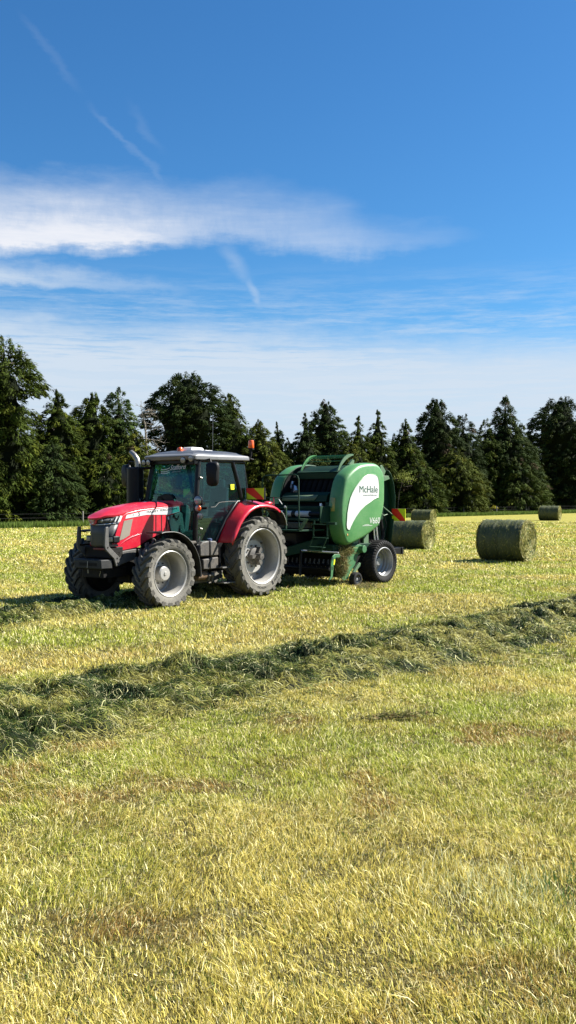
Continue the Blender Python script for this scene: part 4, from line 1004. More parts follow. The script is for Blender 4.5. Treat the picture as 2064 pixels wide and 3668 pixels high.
# ---- fenders
def fender(name, pts, y0, y1, mat, lip=.03, th=.018, edge=None):
    mb = MB(); mb.loft([[(x, y0, z) for x, z in pts], [(x, y1, z) for x, z in pts]], closed=False)
    cx = sum(p[0] for p in pts) / len(pts); 
    o = mb.build(name, mat, tr, smooth=60, solid=th)
    if edge:
        g = MB(); g.tube([(x, y1, z) for x, z in pts], .010, 6); g.build('fender_edge', edge, o)
    return o
fc = (2.86, .645)
ffp = [(fc[0] + .86 * math.cos(rad(a)), fc[1] - .02 + .86 * math.sin(rad(a))) for a in range(185, 85, -6)] + [(3.02, 1.482), (3.12, 1.465)]
for s in (1, -1):
    fender('front_fender', ffp, s * (.66 if s > 0 else .84), s * (1.10 if s > 0 else 1.28), 'black', edge='grey')
    mb = MB(); mb.tube([(2.75, s * .50, .75), (2.7, s * .55, 1.2), (2.72, s * .70, 1.47)], .03, 8); mb.build('fender_stay', 'black', tr)
outer = [(1.071, 1.211), (.93, 1.42), (.789, 1.631), (.64, 1.78), (.468, 1.894), (.30, 1.96), (.138, 1.995), (-.12, 2.0), (-.372, 1.965), (-.50, 1.92), (-.60, 1.862)]
inner = [(1.07, 1.20), (.95, 1.42), (.80, 1.66), (.60, 1.86), (.40, 2.03), (.30, 2.075), (.138, 2.085), (-.12, 2.08), (-.372, 2.04), (-.50, 1.98), (-.60, 1.90)]
for s in (1, -1):
    mb = MB(); R_ = []
    for y, k in ((.70, 0), (.80, .10), (.95, .45), (1.05, .75), (1.11, 1.0)):
        R_.append([(a[0] * (1 - k) + b[0] * k, s * y, a[1] * (1 - k) + b[1] * k) for a, b in zip(inner, outer)])
    R_.append([(x * .985, s * 1.125, z - .03) for x, z in outer]); R_.append([(x * .975, s * 1.12, z - .055) for x, z in outer])
    mb.loft(R_, closed=False); rf = mb.build('rear_fender', 'red', tr, smooth=60, solid=.014)
    mb = MB(); bp_ = [(-.60, 1.862), (-.70, 1.79), (-.78, 1.68), (-.83, 1.532)]
    mb.loft([[(x, s * .72, z + .02) for x, z in bp_], [(x, s * 1.12, z) for x, z in bp_]], closed=False); be = mb.build('fender_extension', 'black', rf, smooth=60, solid=.018)
    mb = MB(); mb.tube([(x - .005, s * 1.125, z) for x, z in bp_], .010, 6); mb.build('edge_trim', 'silver', be)
    mb = MB(); mb.sphere((-.30, s * 1.0, 2.03), .10, (1.3, .9, .45)); mb.build('fender_lamp_cover', 'red', rf)
    mb = MB(); mb.prism([(1.14, 1.20), (.68, 1.20), (.74, .50), (.80, .50), (.86, .7)], s * .66, s * .70); mb.build('wheel_guard', 'black', tr, bevel=.01)
    mb = MB(); mb.prism([(.82, 1.18), (.70, 1.18), (.72, .5), (.76, .48)], s * .70, s * .83); mb.build('guard_edge', 'grey', tr, bevel=.01)
    # inner black wing wall between fender and cab
    mb = MB(); mb.prism([(1.05, 1.18), (.80, 1.62), (.40, 2.0), (-.3, 2.02), (-.5, 1.8), (-.5, 1.2)], s * .60, s * .69); mb.build('inner_wing', 'chassis', tr)

# ---- cab
def frm(z):   # front pillar x and half width at height z
    return interp([(1.1, 1.70), (1.4, 1.735), (2.1, 1.735), (2.96, 1.60)], z), interp([(1.1, .66), (1.6, .70), (2.1, .72), (2.96, .66)], z)
cab = MB()
def bar(p, q, w, d=None):
    cab.tube([p, q], w, 6)
for s in (1, -1):
    zz = [1.15, 1.5, 2.1, 2.5, 2.96]; cab.tube([(frm(z)[0], s * frm(z)[1], z) for z in zz], .056, 8)
    cab.tube([(.26, s * .70, 2.10), (.36, s * .69, 2.45), (.52, s * .66, 2.93)], .052, 8)      # B pillar
    cab.tube([(.05, s * .66, 2.05), (.02, s * .65, 2.4), (.10, s * .62, 2.92)], .03, 8)     # C pillar
    cab.tube([(1.70, s * .70, 1.16), (1.2, s * .71, 1.16), (1.1, s * .71, 1.22), (.80, s * .71, 1.70), (.42, s * .71, 2.07), (.05, s * .67, 2.08)], .032, 8)
    cab.tube([(1.58, s * .665, 2.935), (.5, s * .665, 2.935), (.08, s * .63, 2.93)], .035, 8)
cab.tube([(1.59, -.66, 2.93), (1.63, 0, 2.93), (1.59, .66, 2.93)], .045, 8); cab.tube([(.08, -.63, 2.93), (.08, .63, 2.93)], .035, 8); cab.tube([(.04, -.66, 2.06), (.04, .66, 2.06)], .035, 8)
cab.tube([(1.72, -.68, 1.18), (1.72, .68, 1.18)], .05, 8); cab.box(-.10, 1.70, -.66, .66, 1.12, 1.18); cab.box(-.05, .40, -.62, .62, 1.18, 1.55)
cabo = cab.build('cab_frame', 'frame_black', tr, smooth=50)
# interior lining, seat, console, wheel
mb = MB(); mb.box(.20, .55, -.26, .26, 1.62, 1.74); mb.loft([[(.22, y, 1.66), (.34, y, 1.66), (.22, y, 2.38), (.12, y, 2.38)] for y in (-.25, -.2, .2, .25)]); mb.box(.55, .74, -.26, .26, 1.60, 1.72); mb.box(.2, .7, -.15, .15, 1.18, 1.6); mb.box(.12, .22, -.13, .13, 2.38, 2.56); mb.box(.3, .7, -.40, -.28, 1.82, 1.88); mb.box(.3, .75, .28, .36, 1.82, 1.88)
mb.build('seat', 'seat', tr, bevel=.03)
mb = MB(); mb.loft([[(1.55, -.16, 1.18), (1.55, .16, 1.18), (1.40, .14, 1.18), (1.40, -.14, 1.18)], [(1.50, -.2, 1.85), (1.50, .2, 1.85), (1.30, .17, 1.80), (1.30, -.17, 1.80)], [(1.46, -.2, 2.02), (1.46, .2, 2.02), (1.34, .17, 1.98), (1.34, -.17, 1.98)]]); mb.build('dash_console', 'console', tr, bevel=.03)
mb = MB(); c0 = Vector((1.14, 0, 2.02)); ax = Vector((-.35, 0, .94)).normalized(); e1 = Vector((0, 1, 0)); e2 = ax.cross(e1)
mb.tube([c0 + (e1 * math.cos(t) + e2 * math.sin(t)) * .20 for t in [2 * math.pi * k / 28 for k in range(29)]], .016, 8)
for k in range(3): mb.tube([c0 - ax * .03, c0 + (e1 * math.cos(2.1 * k + 1.57) + e2 * math.sin(2.1 * k + 1.57)) * .2], .012, 6)
mb.tube([c0, (1.36, 0, 1.90)], .03, 8); mb.build('steering_wheel', 'seat', tr)
mb = MB(); mb.box(.55, .95, -.52, -.40, 1.2, 1.86); mb.box(.85, .95, -.52, -.38, 1.86, 2.16); mb.tube([(1.05, -.45, 2.95), (1.05, -.45, 2.65)], .02, 6); mb.box(1.02, 1.06, -.55, -.35, 2.42, 2.66); mb.build('control_console', 'console', tr, bevel=.015)
mb = MB(); mb.box(.2, 1.5, -.6, .6, 2.90, 2.955); mb.build('headlining', 'console', tr)
# cowl at the back of the bonnet
cw = [(-.33, 2.04), (-.30, 2.17), (-.24, 2.20), (-.06, 2.24), (.10, 2.225), (.17, 2.16), (.21, 2.05), (.30, 1.72), (.385, 1.42), (.36, 1.41), (.27, 1.70), (.24, 1.95), (.0, 2.05)]
mb = MB(); mb.prism(cw, 1.79, 1.85, 'x'); mb.build('bonnet_cowl', 'black', tr, bevel=.01)
# glass
def pane(name, quad, n=6, bow=(0, 0, 0), mat='glass'):
    a, b, c, d = [Vector(q) for q in quad]; mb = MB(); rows = []
    for i in range(n + 1):
        t = i / n; rows.append([(a.lerp(b, k / n)).lerp(d.lerp(c, k / n), t) + Vector(bow) * (4 * (k / n) * (1 - k / n)) for k in range(n + 1)])
    mb.loft(rows, closed=False); return mb.build(name, mat, tr, smooth=60, solid=.005)
ws = [(1.735, -.69, 1.20), (1.735, .69, 1.20), (1.745, .70, 2.1), (1.745, -.70, 2.1)]
w1_ = MB(); rows = []
for z in (1.20, 1.5, 1.8, 2.1, 2.35, 2.6, 2.90):
    fx, fy = frm(z); rows.append([(fx + .01 + .07 * (1 - (y / fy) ** 2), y, z) for y in [fy * (-1 + .2 * k) for k in range(11)]])
w1_.loft(rows, closed=False); wsc = w1_.build('windscreen', 'glass', tr, smooth=60, solid=.005)
for s in (1, -1):
    mb = MB(); dg = [(1.69, 1.20), (1.69, 2.1), (1.57, 2.90), (.53, 2.90), (.40, 2.45), (.31, 2.12), (.44, 2.06), (.82, 1.70), (1.12, 1.22)]
    mb.prism(dg, s * .690, s * .696); door = mb.build('door_glass', 'glass', tr)
    for i_, q in enumerate(door.data.vertices):
        q.co.y = s * (interp([(1.2, .672), (1.7, .705), (2.1, .712), (2.9, .665)], q.co.z) + (.004 if abs(q.co.y) > .693 else 0))
    mb = MB(); mb.prism([(.23, 2.13), (.33, 2.45), (.47, 2.89), (.13, 2.89), (.06, 2.4), (.08, 2.13)], s * .672, s * .678); mb.build('rear_quarter_glass', 'glass', tr)
    mb = MB(); mb.tube([(1.30, s * .735, 1.955), (1.16, s * .735, 1.96), (1.03, s * .735, 2.055), (.70, s * .735, 2.075), (.48, s * .735, 2.075)], .006, 6); mb.build('door_handle', 'hub', tr)
    for z in (2.58, 1.52):
        mb = MB(); mb.tube([(1.66, s * .75, z), (1.60, s * .76, z - .02)], .022, 8); mb.build('hinge', 'steel', tr)
mb = MB(); mb.prism([(-.60, 2.10), (.60, 2.10), (.58, 2.90), (-.58, 2.90)], .065, .070, 'x'); mb.build('rear_glass', 'glass', tr)
mb = MB(); mb.prism([(.64, 2.446), (.515, 2.449), (.515, 2.392), (.635, 2.39)], .712, .716); mb.prism([(.634, 2.385), (.515, 2.387), (.512, 2.332), (.625, 2.33)], .712, .716); mb.build('window_sticker', 'hyel', tr)
# windscreen lettering and three swept bars
g = MB()
def onws(y, z):
    fx, fy = frm(z); return (fx + .016 + .07 * (1 - (y / fy) ** 2) , y, z)
add_text(g, 'Stafford', .155, lambda u_, w_: onws(-.05 + u_, 2.74 + w_ + u_ * .05), shear=.25, offset=.002, width=.43)
add_text(g, 'CONTRACTORS', .028, lambda u_, w_: onws(.02 + u_, 2.69 + w_ + u_ * .03), offset=-.0005, spacing=1.2)
for k, (zl, zr) in enumerate(((2.675, 2.685), (2.71, 2.735), (2.755, 2.785))):
    for (ya, yb, za_, zb_, dr) in ((-.33, -.20, zl, zl - .01 + .0 * k, 0), (-.20, -.06, zl - .01, zr, 0)):
        pts = [(ya + (yb - ya) * i / 6, za_ + (zb_ - za_) * i / 6 - .006 * math.sin(math.pi * i / 6)) for i in range(7)]
        for i in range(6):
            p, q = pts[i], pts[i + 1]; g.add([onws(p[0], p[1]), onws(q[0], q[1]), onws(q[0], q[1] + .017), onws(p[0], p[1] + .017)], [(0, 1, 2, 3)])
g.build('screen_lettering', 'white', wsc, smooth=0, recalc=False)
mb = MB(); mb.tube([(1.80, -.02, 2.2), (1.79, -.45, 2.24)], .007, 5); mb.tube([(1.76, -.52, 2.18), (1.70, -.50, 2.6)], .007, 5); mb.build('wiper', 'black', tr)
# roof
mb = MB(); RR = []
for z, x0, x1, hw, cr in ((2.970, .02, 1.76, .72, .10), (2.980, .0, 1.84, .745, .12), (3.045, 0, 1.87, .75, .14), (3.068, .02, 1.84, .735, .16), (3.10, .16, 1.66, .62, .18)):
    ring = []
    for (cx_, cy_, a0) in ((x1 - cr, hw - cr, 0), (x0 + cr * .5, hw - cr * .5, 90), (x0 + cr * .5, -hw + cr * .5, 180), (x1 - cr, -hw + cr, 270)):
        c_ = cr if a0 in (0, 270) else cr * .5
        for k in range(7): a = rad(a0 + 15 * k); ring.append((cx_ + c_ * math.cos(a), cy_ + c_ * math.sin(a), z + (.0 if cx_ < 1 else -.035 * max(0, 1 - (z - 2.95) / .2))))
    RR.append(ring)
mb.loft(RR); roof = mb.build('roof', 'roof', tr, bevel=.008, smooth=50)
mb = MB(); mb.loft([[(.12, -.66, 3.07), (1.76, -.64, 3.06), (1.76, .64, 3.06), (.12, .66, 3.07)], [(.22, -.56, 3.135), (1.60, -.52, 3.13), (1.60, .52, 3.13), (.22, .56, 3.135)], [(.45, -.42, 3.165), (1.30, -.38, 3.175), (1.30, .38, 3.175), (.45, .42, 3.165)]]); mb.build('roof_hatch', 'roof_dark', roof, bevel=.02)
mb = MB(); mb.loft([[(.86, -.17, 3.17), (1.30, -.17, 3.17), (1.30, .17, 3.17), (.86, .17, 3.17)], [(.90, -.15, 3.245), (1.22, -.13, 3.25), (1.22, .13, 3.25), (.90, .15, 3.245)]]); mb.build('satellite_receiver', 'white', roof, bevel=.02)
mb = MB(); mb.box(.55, .80, -.10, .12, 3.165, 3.20); mb.build('aerial_base', 'white', roof, bevel=.01)
mb = MB(); mb.tube([(.42, 0, 3.16), (.42, .01, 3.95)], .005, 5); mb.tube([(.42, 0, 3.15), (.42, 0, 3.19)], .02, 8); mb.build('aerial', 'steel', roof)
mb = MB(); mb.lathe([(.065, 0), (.062, .05), (.045, .075), (.001, .08)], (1.36, -.10, 3.165), 'z', 20); mb.build('beacon', 'orange', roof)
mb = MB(); mb.tube([(.0, .72, 3.02), (-.03, .74, 3.10), (-.03, .74, 3.24)], .024, 8); mb.lathe([(.07, 0), (.07, .03), (.05, .035)], (-.03, .74, 3.22), 'z', 16, caps=True); mb.tube([(0, .72, 3.02), (-.10, .75, 3.0)], .02, 6); bst = mb.build('beacon_stalk', 'chassis', roof)
mb = MB(); mb.lathe([(.058, 0), (.066, .02), (.060, .15), (.050, .175), (.001, .18)], (-.03, .74, 3.255), 'z', 24); mb.build('beacon', 'orange', roof)
mb = MB(); mb.box(1.70, 1.76, -.60, .64, 2.86, 2.95); mb.box(1.66, 1.80, .40, .72, 2.84, 2.955); mb.build('lamp_bar', 'frame_black', roof, bevel=.02)
def lamp(c, r, nm='work_light', d=(1, 0, 0), parent=None, depth=.07):
    parent = parent or tr
    dv = Vector(d).normalized(); c = Vector(c); mb = MB(); mb.tube([c - dv * depth, c - dv * depth * .5, c], [r * .6, r, r * 1.12], 16, caps=True); o = mb.build(nm, 'black', parent, smooth=40)
    mb = MB(); mb.tube([c + dv * .002, c + dv * .010, c + dv * .018], [r, r * .9, r * .4], 16); mb.build('lens', 'lens', o); return o
for (y, z) in ((.46, 2.935), (.68, 2.965), (-.70, 2.91), (-.56, 2.91)): lamp((1.86, y, z), .062, 'roof_light', (1, .12 * (1 if y > 0 else -1), -.1))
mb = MB(); mb.box(1.72, 1.80, -.76, -.50, 2.86, 2.955); mb.build('lamp_bracket', 'frame_black', tr, bevel=.01)
# lamps on the front pillar
for s in (1, -1):
    mb = MB(); mb.tube([(1.74, s * .74, 2.16), (1.76, s * .80, 2.1), (1.76, s * .80, 1.76)], .022, 8); mb.box(1.68, 1.76, s * .78, s * .92, 2.0, 2.06); mb.tube([(1.74, s * .80, 1.93), (1.72, s * 1.02, 1.945)], .028, 8); mb.build('lamp_stem', 'black', tr)
    lamp((1.86, s * .88, 2.10), .092, 'work_light', (1, .15 * s, 0), depth=.11)
    il = lamp((1.84, s * .87, 1.94), .070, 'indicator', (1, .25 * s, 0))
    mb = MB(); mb.sphere((1.845, s * .905, 1.94), .055, (.6, .8, 1.05)); mb.build('amber_lens', 'orange', il)
    lamp((1.85, s * .93, 1.775), .064, 'work_light', (1, .3 * s, -.1))
# mirrors
for s in (1, -1):
    mb = MB(); mb.tube([(1.62, s * .72, 2.93), (1.70, s * .86, 2.92), (1.72, s * (1.10 if s > 0 else 1.30), 2.95), (1.72, s * (1.12 if s > 0 else 1.33), 2.88)], .016, 8); ma = mb.build('mirror_arm', 'black', tr)
    mb = MB(); ring = []
    for dx_, f_ in ((0, .97), (.02, 1.0), (.07, .96), (.10, .80)):
        rg = []
        for k in range(28):
            a = 2 * math.pi * k / 28; c_, s_ = math.cos(a), math.sin(a); p_ = 5
            rr2 = (abs(c_) ** p_ + abs(s_) ** p_) ** (-1 / p_); yy = .14 * rr2 * c_ * f_; zz2 = .25 * rr2 * s_ * f_; rg.append((dx_, yy * (1.0 + .10 * zz2 / .25), zz2))
        ring.append(rg)
    mb.loft(ring)
    yaw = rad(14) * s; cy_ = 1.17 if s > 0 else 1.36
    mb.xform(lambda p: Vector((1.70 + p.x * math.cos(yaw) - p.y * math.sin(yaw), s * cy_ + p.x * math.sin(yaw) + p.y * math.cos(yaw), 2.64 + p.z)))
    mo = mb.build('mirror', 'black', tr, smooth=50)
    mb = MB(); mb.box(-.004, -.001, -.105, .105, -.22, .22); mb.xform(lambda p: Vector((1.70 + p.x * math.cos(yaw) - p.y * math.sin(yaw), s * cy_ + p.x * math.sin(yaw) + p.y * math.cos(yaw), 2.64 + p.z))); mb.build('mirror_glass', 'mirror', mo)
# exhaust on the right hand front pillar
mb = MB(); mb.tube([(1.84, -.98, 1.45), (1.84, -.98, 2.80)], .17, 20); mb.box(1.76, 1.92, -1.18, -.80, 1.3, 2.82); ex = mb.build('exhaust_shroud', 'black', tr, bevel=.02)
mb = MB(); mb.tube([(1.84, -.90, 2.78), (1.84, -.90, 2.90), (1.845, -.92, 2.99), (1.86, -.99, 3.08), (1.87, -1.09, 3.15)], [.062, .062, .062, .06, .055], 16); mb.build('exhaust_pipe', 'steel', ex)
mb = MB(); mb.tube([(1.78, -.84, 2.79), (1.66, -.64, 2.8)], .03, 8); mb.tube([(1.78, -.84, 2.1), (1.68, -.66, 2.1)], .02, 8); mb.build('exhaust_stay', 'black', ex)
# hazard boards
def board(mb_, x, y0, y1, z0, z1, dirn=1):
    """diagonal red band on a yellow reflective board lying in a plane of constant x"""
    mb_.box(x - .012, x, y0, y1, z0, z1, 0); w = y1 - y0; h = z1 - z0
    a = [(y0, z1 - 0), (y0 + w * .42, z1), (y1 - 0, z0 + h * .10), (y1, z0), (y0 + w * .62, z0), (y0, z0 + h * .62)]
    if dirn < 0: a = [(y0 + y1 - y, z) for y, z in a]
    mb_.prism(a, x + .001, x + .004, 'x', 1)
mb = MB(); board(mb, .10, .72, 1.20, 2.12, 2.365); hz = mb.build('hazard_board', ['hyel', 'hred'], tr)
mb = MB(); mb.box(.04, .087, .72, 1.21, 2.115, 2.37); mb.tube([(.06, .85, 2.12), (.06, .85, 2.0)], .02, 6); mb.build('board_bracket', 'black', hz)
mb = MB(); board(mb, .10, -1.20, -.72, 2.12, 2.365, -1); hz = mb.build('hazard_board', ['hyel', 'hred'], tr)
mb = MB(); mb.box(.04, .087, -1.21, -.72, 2.115, 2.37); mb.tube([(.06, -.85, 2.12), (.06, -.85, 2.0)], .02, 6); mb.build('board_bracket', 'black', hz)
# tank, battery boxes, steps on the left
mb = MB()
mb.prism([(1.70, .95), (1.70, 1.16), (1.60, 1.24), (1.41, 1.25), (1.41, .93), (1.66, .93)], .44, .80); tk = mb.build('fuel_tank', 'tank', tr, bevel=.025)
mb = MB(); mb.prism([(1.385, .93), (1.385, 1.25), (1.20, 1.24), (1.13, 1.16), (1.12, .93)], .44, .80); mb.build('fuel_tank_front', 'tank', tr, bevel=.025)
mb = MB(); mb.lathe([(.055, 0), (.055, .045), (.03, .05), (.001, .05)], (1.28, .68, 1.245), 'z', 14); mb.build('filler_cap', 'paint_blue', tr)
mb = MB(); mb.tube([(1.58, .62, 1.22), (1.58, .62, 1.34), (1.58, .60, 1.38)], [.07, .06, .05], 12); mb.tube([(1.58, .62, 1.37), (1.58, .62, 1.40)], .075, 12); mb.build('filter_housing', 'black', tr)
mb = MB(); mb.prism([(1.60, .66), (1.60, .87), (1.41, .88), (1.41, .65)], .46, .80); mb.build('battery_box', 'tank', tr, bevel=.02)
mb = MB(); mb.prism([(1.385, .65), (1.385, .89), (1.13, .90), (1.13, .66)], .46, .80); mb.build('tool_box', 'tank', tr, bevel=.02)
mb = MB(); mb.tube([(1.62, .60, .52), (1.36, .60, .52)], .10, 14); mb.build('air_reservoir', 'rust', tr, smooth=40)
mb = MB(); mb.tube([(1.30, .56, .58), (1.30, .70, .50), (1.30, .66, .40)], .045, 8); mb.sphere((1.22, .70, .52), .06); mb.tube([(1.22, .70, .60), (1.22, .70, .38)], .035, 8); mb.box(1.18, 1.65, .35, .55, .36, .62); mb.build('valve_block', 'hub', tr, bevel=.008)
stp = MB(); stp.box(.72, 1.12, .72, .95, .335, .365); stp.box(.90, 1.14, .72, .93, .66, .69); s1 = stp.build('step', 'grey', tr, bevel=.006)
stp = MB(); stp.tube([(1.10, .90, .35), (1.10, .82, .66), (1.08, .78, 1.15)], .014, 6); stp.tube([(.72, .90, .35), (.76, .80, .66), (.80, .74, 1.15)], .014, 6); stp.build('step_frame', 'black', s1)
mb = MB(); mb.prism([(2.16, 1.27), (1.80, 1.26), (1.78, 1.22), (2.0, 1.18), (2.14, 1.22)], .45, .78); mb.build('platform_cover', 'tank', tr, bevel=.01)
# ---------------------------------------------------------------- round baler (x forward, y to its left, z up)
TB = 42
bl = empty('round_baler', (1.521, 24.694, 0), math.atan2(-math.cos(rad(TB)), -math.sin(rad(TB))))
tag(bl, 'green round baler with large rounded side panel towed behind the red tractor', 'baler')
OUT = [(.93, 2.980), (.79, 3.003), (.64, 3.016), (.48, 3.026), (.305, 3.02), (.20, 2.99), (.10, 2.93), (.0, 2.82), (-.05, 2.70), (-.07, 2.55), (-.075, 2.41), (-.069, 2.07), (-.03, 1.88), (.021, 1.741), (.09, 1.57), (.18, 1.435), (.36, 1.34), (.568, 1.245), (.82, 1.15), (1.08, 1.074), (1.28, 1.02), (1.41, 1.0), (1.50, 1.03), (1.57, 1.10), (1.665, 1.286), (1.71, 1.43), (1.735, 1.591), (1.735, 1.80), (1.72, 2.0), (1.68, 2.2), (1.63, 2.38), (1.57, 2.54), (1.488, 2.669), (1.39, 2.755), (1.241, 2.850), (1.06, 2.942)]
oc = (.82, 2.0)
def scaled(d):
    """outline moved inwards by d metres"""
    n = len(OUT); r = []
    for i in range(n):
        p, q, w = Vector(OUT[i - 1]), Vector(OUT[i]), Vector(OUT[(i + 1) % n]); t = (w - p).normalized(); nrm = Vector((t.y, -t.x))
        if (Vector(oc) - q).dot(nrm) < 0: nrm = -nrm
        r.append((q.x + nrm.x * d, q.y + nrm.y * d))
    return r
for s in (1, -1):
    mb = MB(); rings = []
    for y, d in ((.82, .015), (.86, .006), (.93, .0), (1.01, .0), (1.11, .008), (1.165, .028), (1.195, .058), (1.207, .10)):
        rings.append([(x, s * y, z) for x, z in scaled(d)])
    mb.loft(rings, caps=False)
    lastr = rings[-1]; n = len(lastr)
    for k, (f_, yo) in enumerate(((.6, .012), (.25, .018))):
        pass
    c_ = [(oc[0] + (x - oc[0]) * .5, s * 1.214, oc[1] + (z - oc[1]) * .5) for x, _, z in lastr]; ctr = (oc[0], s * 1.216, oc[1])
    o0 = len(mb.v); mb.v += lastr + c_ + [ctr]
    for i in range(n):
        j = (i + 1) % n; mb.f.append((o0 + i, o0 + j, o0 + n + j, o0 + n + i)); mb.m.append(0); mb.f.append((o0 + n + i, o0 + n + j, o0 + 2 * n)); mb.m.append(0)
    sp_ = mb.build('side_panel', 'green', bl, smooth=60)
    WH = [(.887, 2.633), (.80, 2.675), (.70, 2.712), (.60, 2.726), (.47, 2.73), (.36, 2.722), (.29, 2.68), (.25, 2.60), (.225, 2.45), (.225, 2.30), (.245, 2.165), (.36, 2.145), (.47, 2.105), (.578, 2.055), (.80, 1.96), (1.0, 1.835), (1.15, 1.70), (1.273, 1.565), (1.36, 1.45), (1.41, 1.385), (1.47, 1.385), (1.515, 1.43), (1.528, 1.50), (1.50, 1.79), (1.45, 1.98), (1.389, 2.146), (1.30, 2.28), (1.19, 2.403), (1.04, 2.53)]
    def yface(x, z):   # follow the slight bulge of the panel face
        return 1.208 + .008 * max(0, 1 - math.hypot((x - oc[0]) / .95, (z - oc[1]) / 1.0))
    mb = MB(); n = len(WH); cx_, cz_ = .95, 2.15
    vs = [(x, s * (yface(x, z) + .014), z) for x, z in WH] + [(x, s * 1.19, z) for x, z in WH]
    mb.add(vs, [tuple(range(n))] + [(i, (i + 1) % n, n + (i + 1) % n, n + i) for i in range(n)]); wd = mb.build('white_decal', 'white', sp_, smooth=30)
    g = MB(); rim_ = [(x, s * (yface(x, z) + .004), z) for x, z in WH]; g.tube(rim_ + [rim_[0]], .014, 6); g.build('decal_surround', 'green', sp_)
    yt = .0155
    def fn(x0, z0): return (lambda u_, w_: (x0 - s * u_, s * (yface(x0 - s * u_, z0 + w_) + yt), z0 + w_))
    g = MB()
    xs0 = 1.05 if s > 0 else .31
    add_text(g, 'McHale', .235, fn(xs0, 2.285), offset=.0015, width=.74); add_text(g, 'www.mchale.net', .06, fn(xs0 - s * .16, 2.20), offset=0, width=.56)
    g.prism([(xs0 - s * .09, 2.20), (xs0, 2.20), (xs0, 2.225), (xs0 - s * .09, 2.225)], s * 1.222, s * 1.2255); g.build('lettering', 'mchale', wd, smooth=0, recalc=False)
    g = MB(); yt = .0015
    x6 = .62 if s > 0 else .16
    add_text(g, 'V660', .22, fn(x6, 1.515), shear=.15, offset=-.001, width=.42)
    g.prism([(x6 - .12, 1.462), (x6 + .27, 1.462), (x6 + .27, 1.472), (x6 - .12, 1.472)], s * 1.205, s * 1.2135); g.prism([(x6, 1.487), (x6 + .20, 1.487), (x6 + .20, 1.496), (x6, 1.496)], s * 1.205, s * 1.2135)
    g.build('model_lettering', 'white', sp_, smooth=0, recalc=False)
    g = MB(); g.tube([(1.475, s * 1.20, 1.27), (1.475, s * 1.212, 1.27)], .035, 12); g.build('latch_hole', 'ink', sp_); g = MB(); g.sphere((1.485, s * 1.214, 1.262), .022, (1, .4, 1.3)); g.build('latch', 'brass', sp_)
for s in (1, -1):
    mb = MB(); mb.prism(scaled(.06), s * .79, s * .815); mb.build('interior_shade_plate', 'belt', bl)  # black plates added so the inside of the panels looks shaded
    mb = MB(); mb.prism(scaled(.035), s * .738, s * .760) if False else mb.loft([[(x, s * .82, z) for x, z in scaled(.012)], [(x, s * .82, z) for x, z in scaled(.06)]], caps=False); mb.build('panel_edge', 'shaded_green', bl, solid=.012)
# chamber body between the panels
mb = MB()
mb.loft([[(1.30, y, 1.0), (1.42, y, 1.6), (1.36, y, 2.0), (1.0, y, 2.75), (.5, y, 2.9), (0, y, 2.8), (-.55, y, 2.4), (-.62, y, 1.7), (-.3, y, 1.05), (.5, y, .9)] for y in (-.72, .72)])
mb.build('bale_chamber', 'belt', bl, bevel=.02)
mb = MB()
for k in range(8):
    y = -.61 + .175 * k; mb.loft([[(x, yy, z) for yy in (y - .07, y + .07)] for x, z in ((1.40, 2.02), (1.25, 2.35), (1.06, 2.70), (.6, 2.93), (.1, 2.86))], closed=False)
mb.build('belt', 'belt', bl, solid=.01)
# upper green cross member with folded shelf, lower sloping cover with pale stripe
mb = MB(); mb.prism([(1.16, 2.63), (1.19, 2.78), (1.02, 2.80), (.98, 2.63)], -.72, .72); mb.build('upper_crossmember', 'shaded_green', bl, bevel=.008)
mb = MB(); mb.prism([(1.17, 2.785), (1.20, 2.80), (.70, 2.97), (.66, 2.95)], -.66, .66); mb.build('upper_shelf', 'shaded_green', bl, bevel=.006)
mb = MB(); mb.prism([(1.44, 2.30), (1.60, 2.22), (1.64, 2.06), (1.56, 2.04), (1.40, 2.22)], -.80, .68); lc = mb.build('front_cover', 'shaded_green', bl, bevel=.01)
mb = MB(); mb.add([(1.605, -.78, 2.205), (1.605, .40, 2.225), (1.648, .30, 2.085), (1.648, -.78, 2.075)], [(0, 1, 2, 3)]); mb.build('cover_stripe', 'stripe', lc, solid=.006)
mb = MB(); mb.prism([(1.43, 2.05), (1.52, 2.03), (1.48, 1.60), (1.40, 1.60)], -.72, .72); mb.box(1.35, 1.50, -.72, .72, 1.30, 1.58); mb.build('front_wall', 'belt', bl, bevel=.01)
# net roll and its box
mb = MB(); mb.tube([(1.95, -.70, 1.76), (1.95, .42, 1.76)], .075, 20); nr = mb.build('net_roll', 'white', bl)
mb = MB(); mb.tube([(1.95, -.42, 1.76), (1.95, -.34, 1.76)], .077, 20); mb.tube([(1.95, -.13, 1.76), (1.95, .0, 1.76)], .077, 20); mb.tube([(1.95, .42, 1.76), (1.95, .85, 1.76)], .055, 16); mb.build('roll_core', 'black', nr)
mb = MB(); mb.box(1.70, 2.15, -.80, .85, 1.60, 1.66); mb.box(1.70, 1.74, -.80, .85, 1.60, 1.95); mb.box(1.7, 2.2, -.82, -.78, 1.55, 2.0); mb.box(1.7, 2.1, .85, .88, 1.55, 1.95); mb.tube([(2.05, -.8, 1.90), (2.05, .8, 1.90)], .015, 6); mb.build('net_box', 'shaded_green', bl, bevel=.006)
mb = MB(); mb.box(1.9, 2.3, -.75, -.1, 1.42, 1.58); mb.box(1.95, 2.28, .0, .5, 1.42, 1.56); mb.build('twine_box', 'sticker_dim', bl, bevel=.01)
mb = MB(); mb.prism([(1.66, 1.78), (1.70, 1.80), (1.67, 2.02), (1.64, 2.0)], .50, .56); mb.build('pale_lever', 'silver', bl)
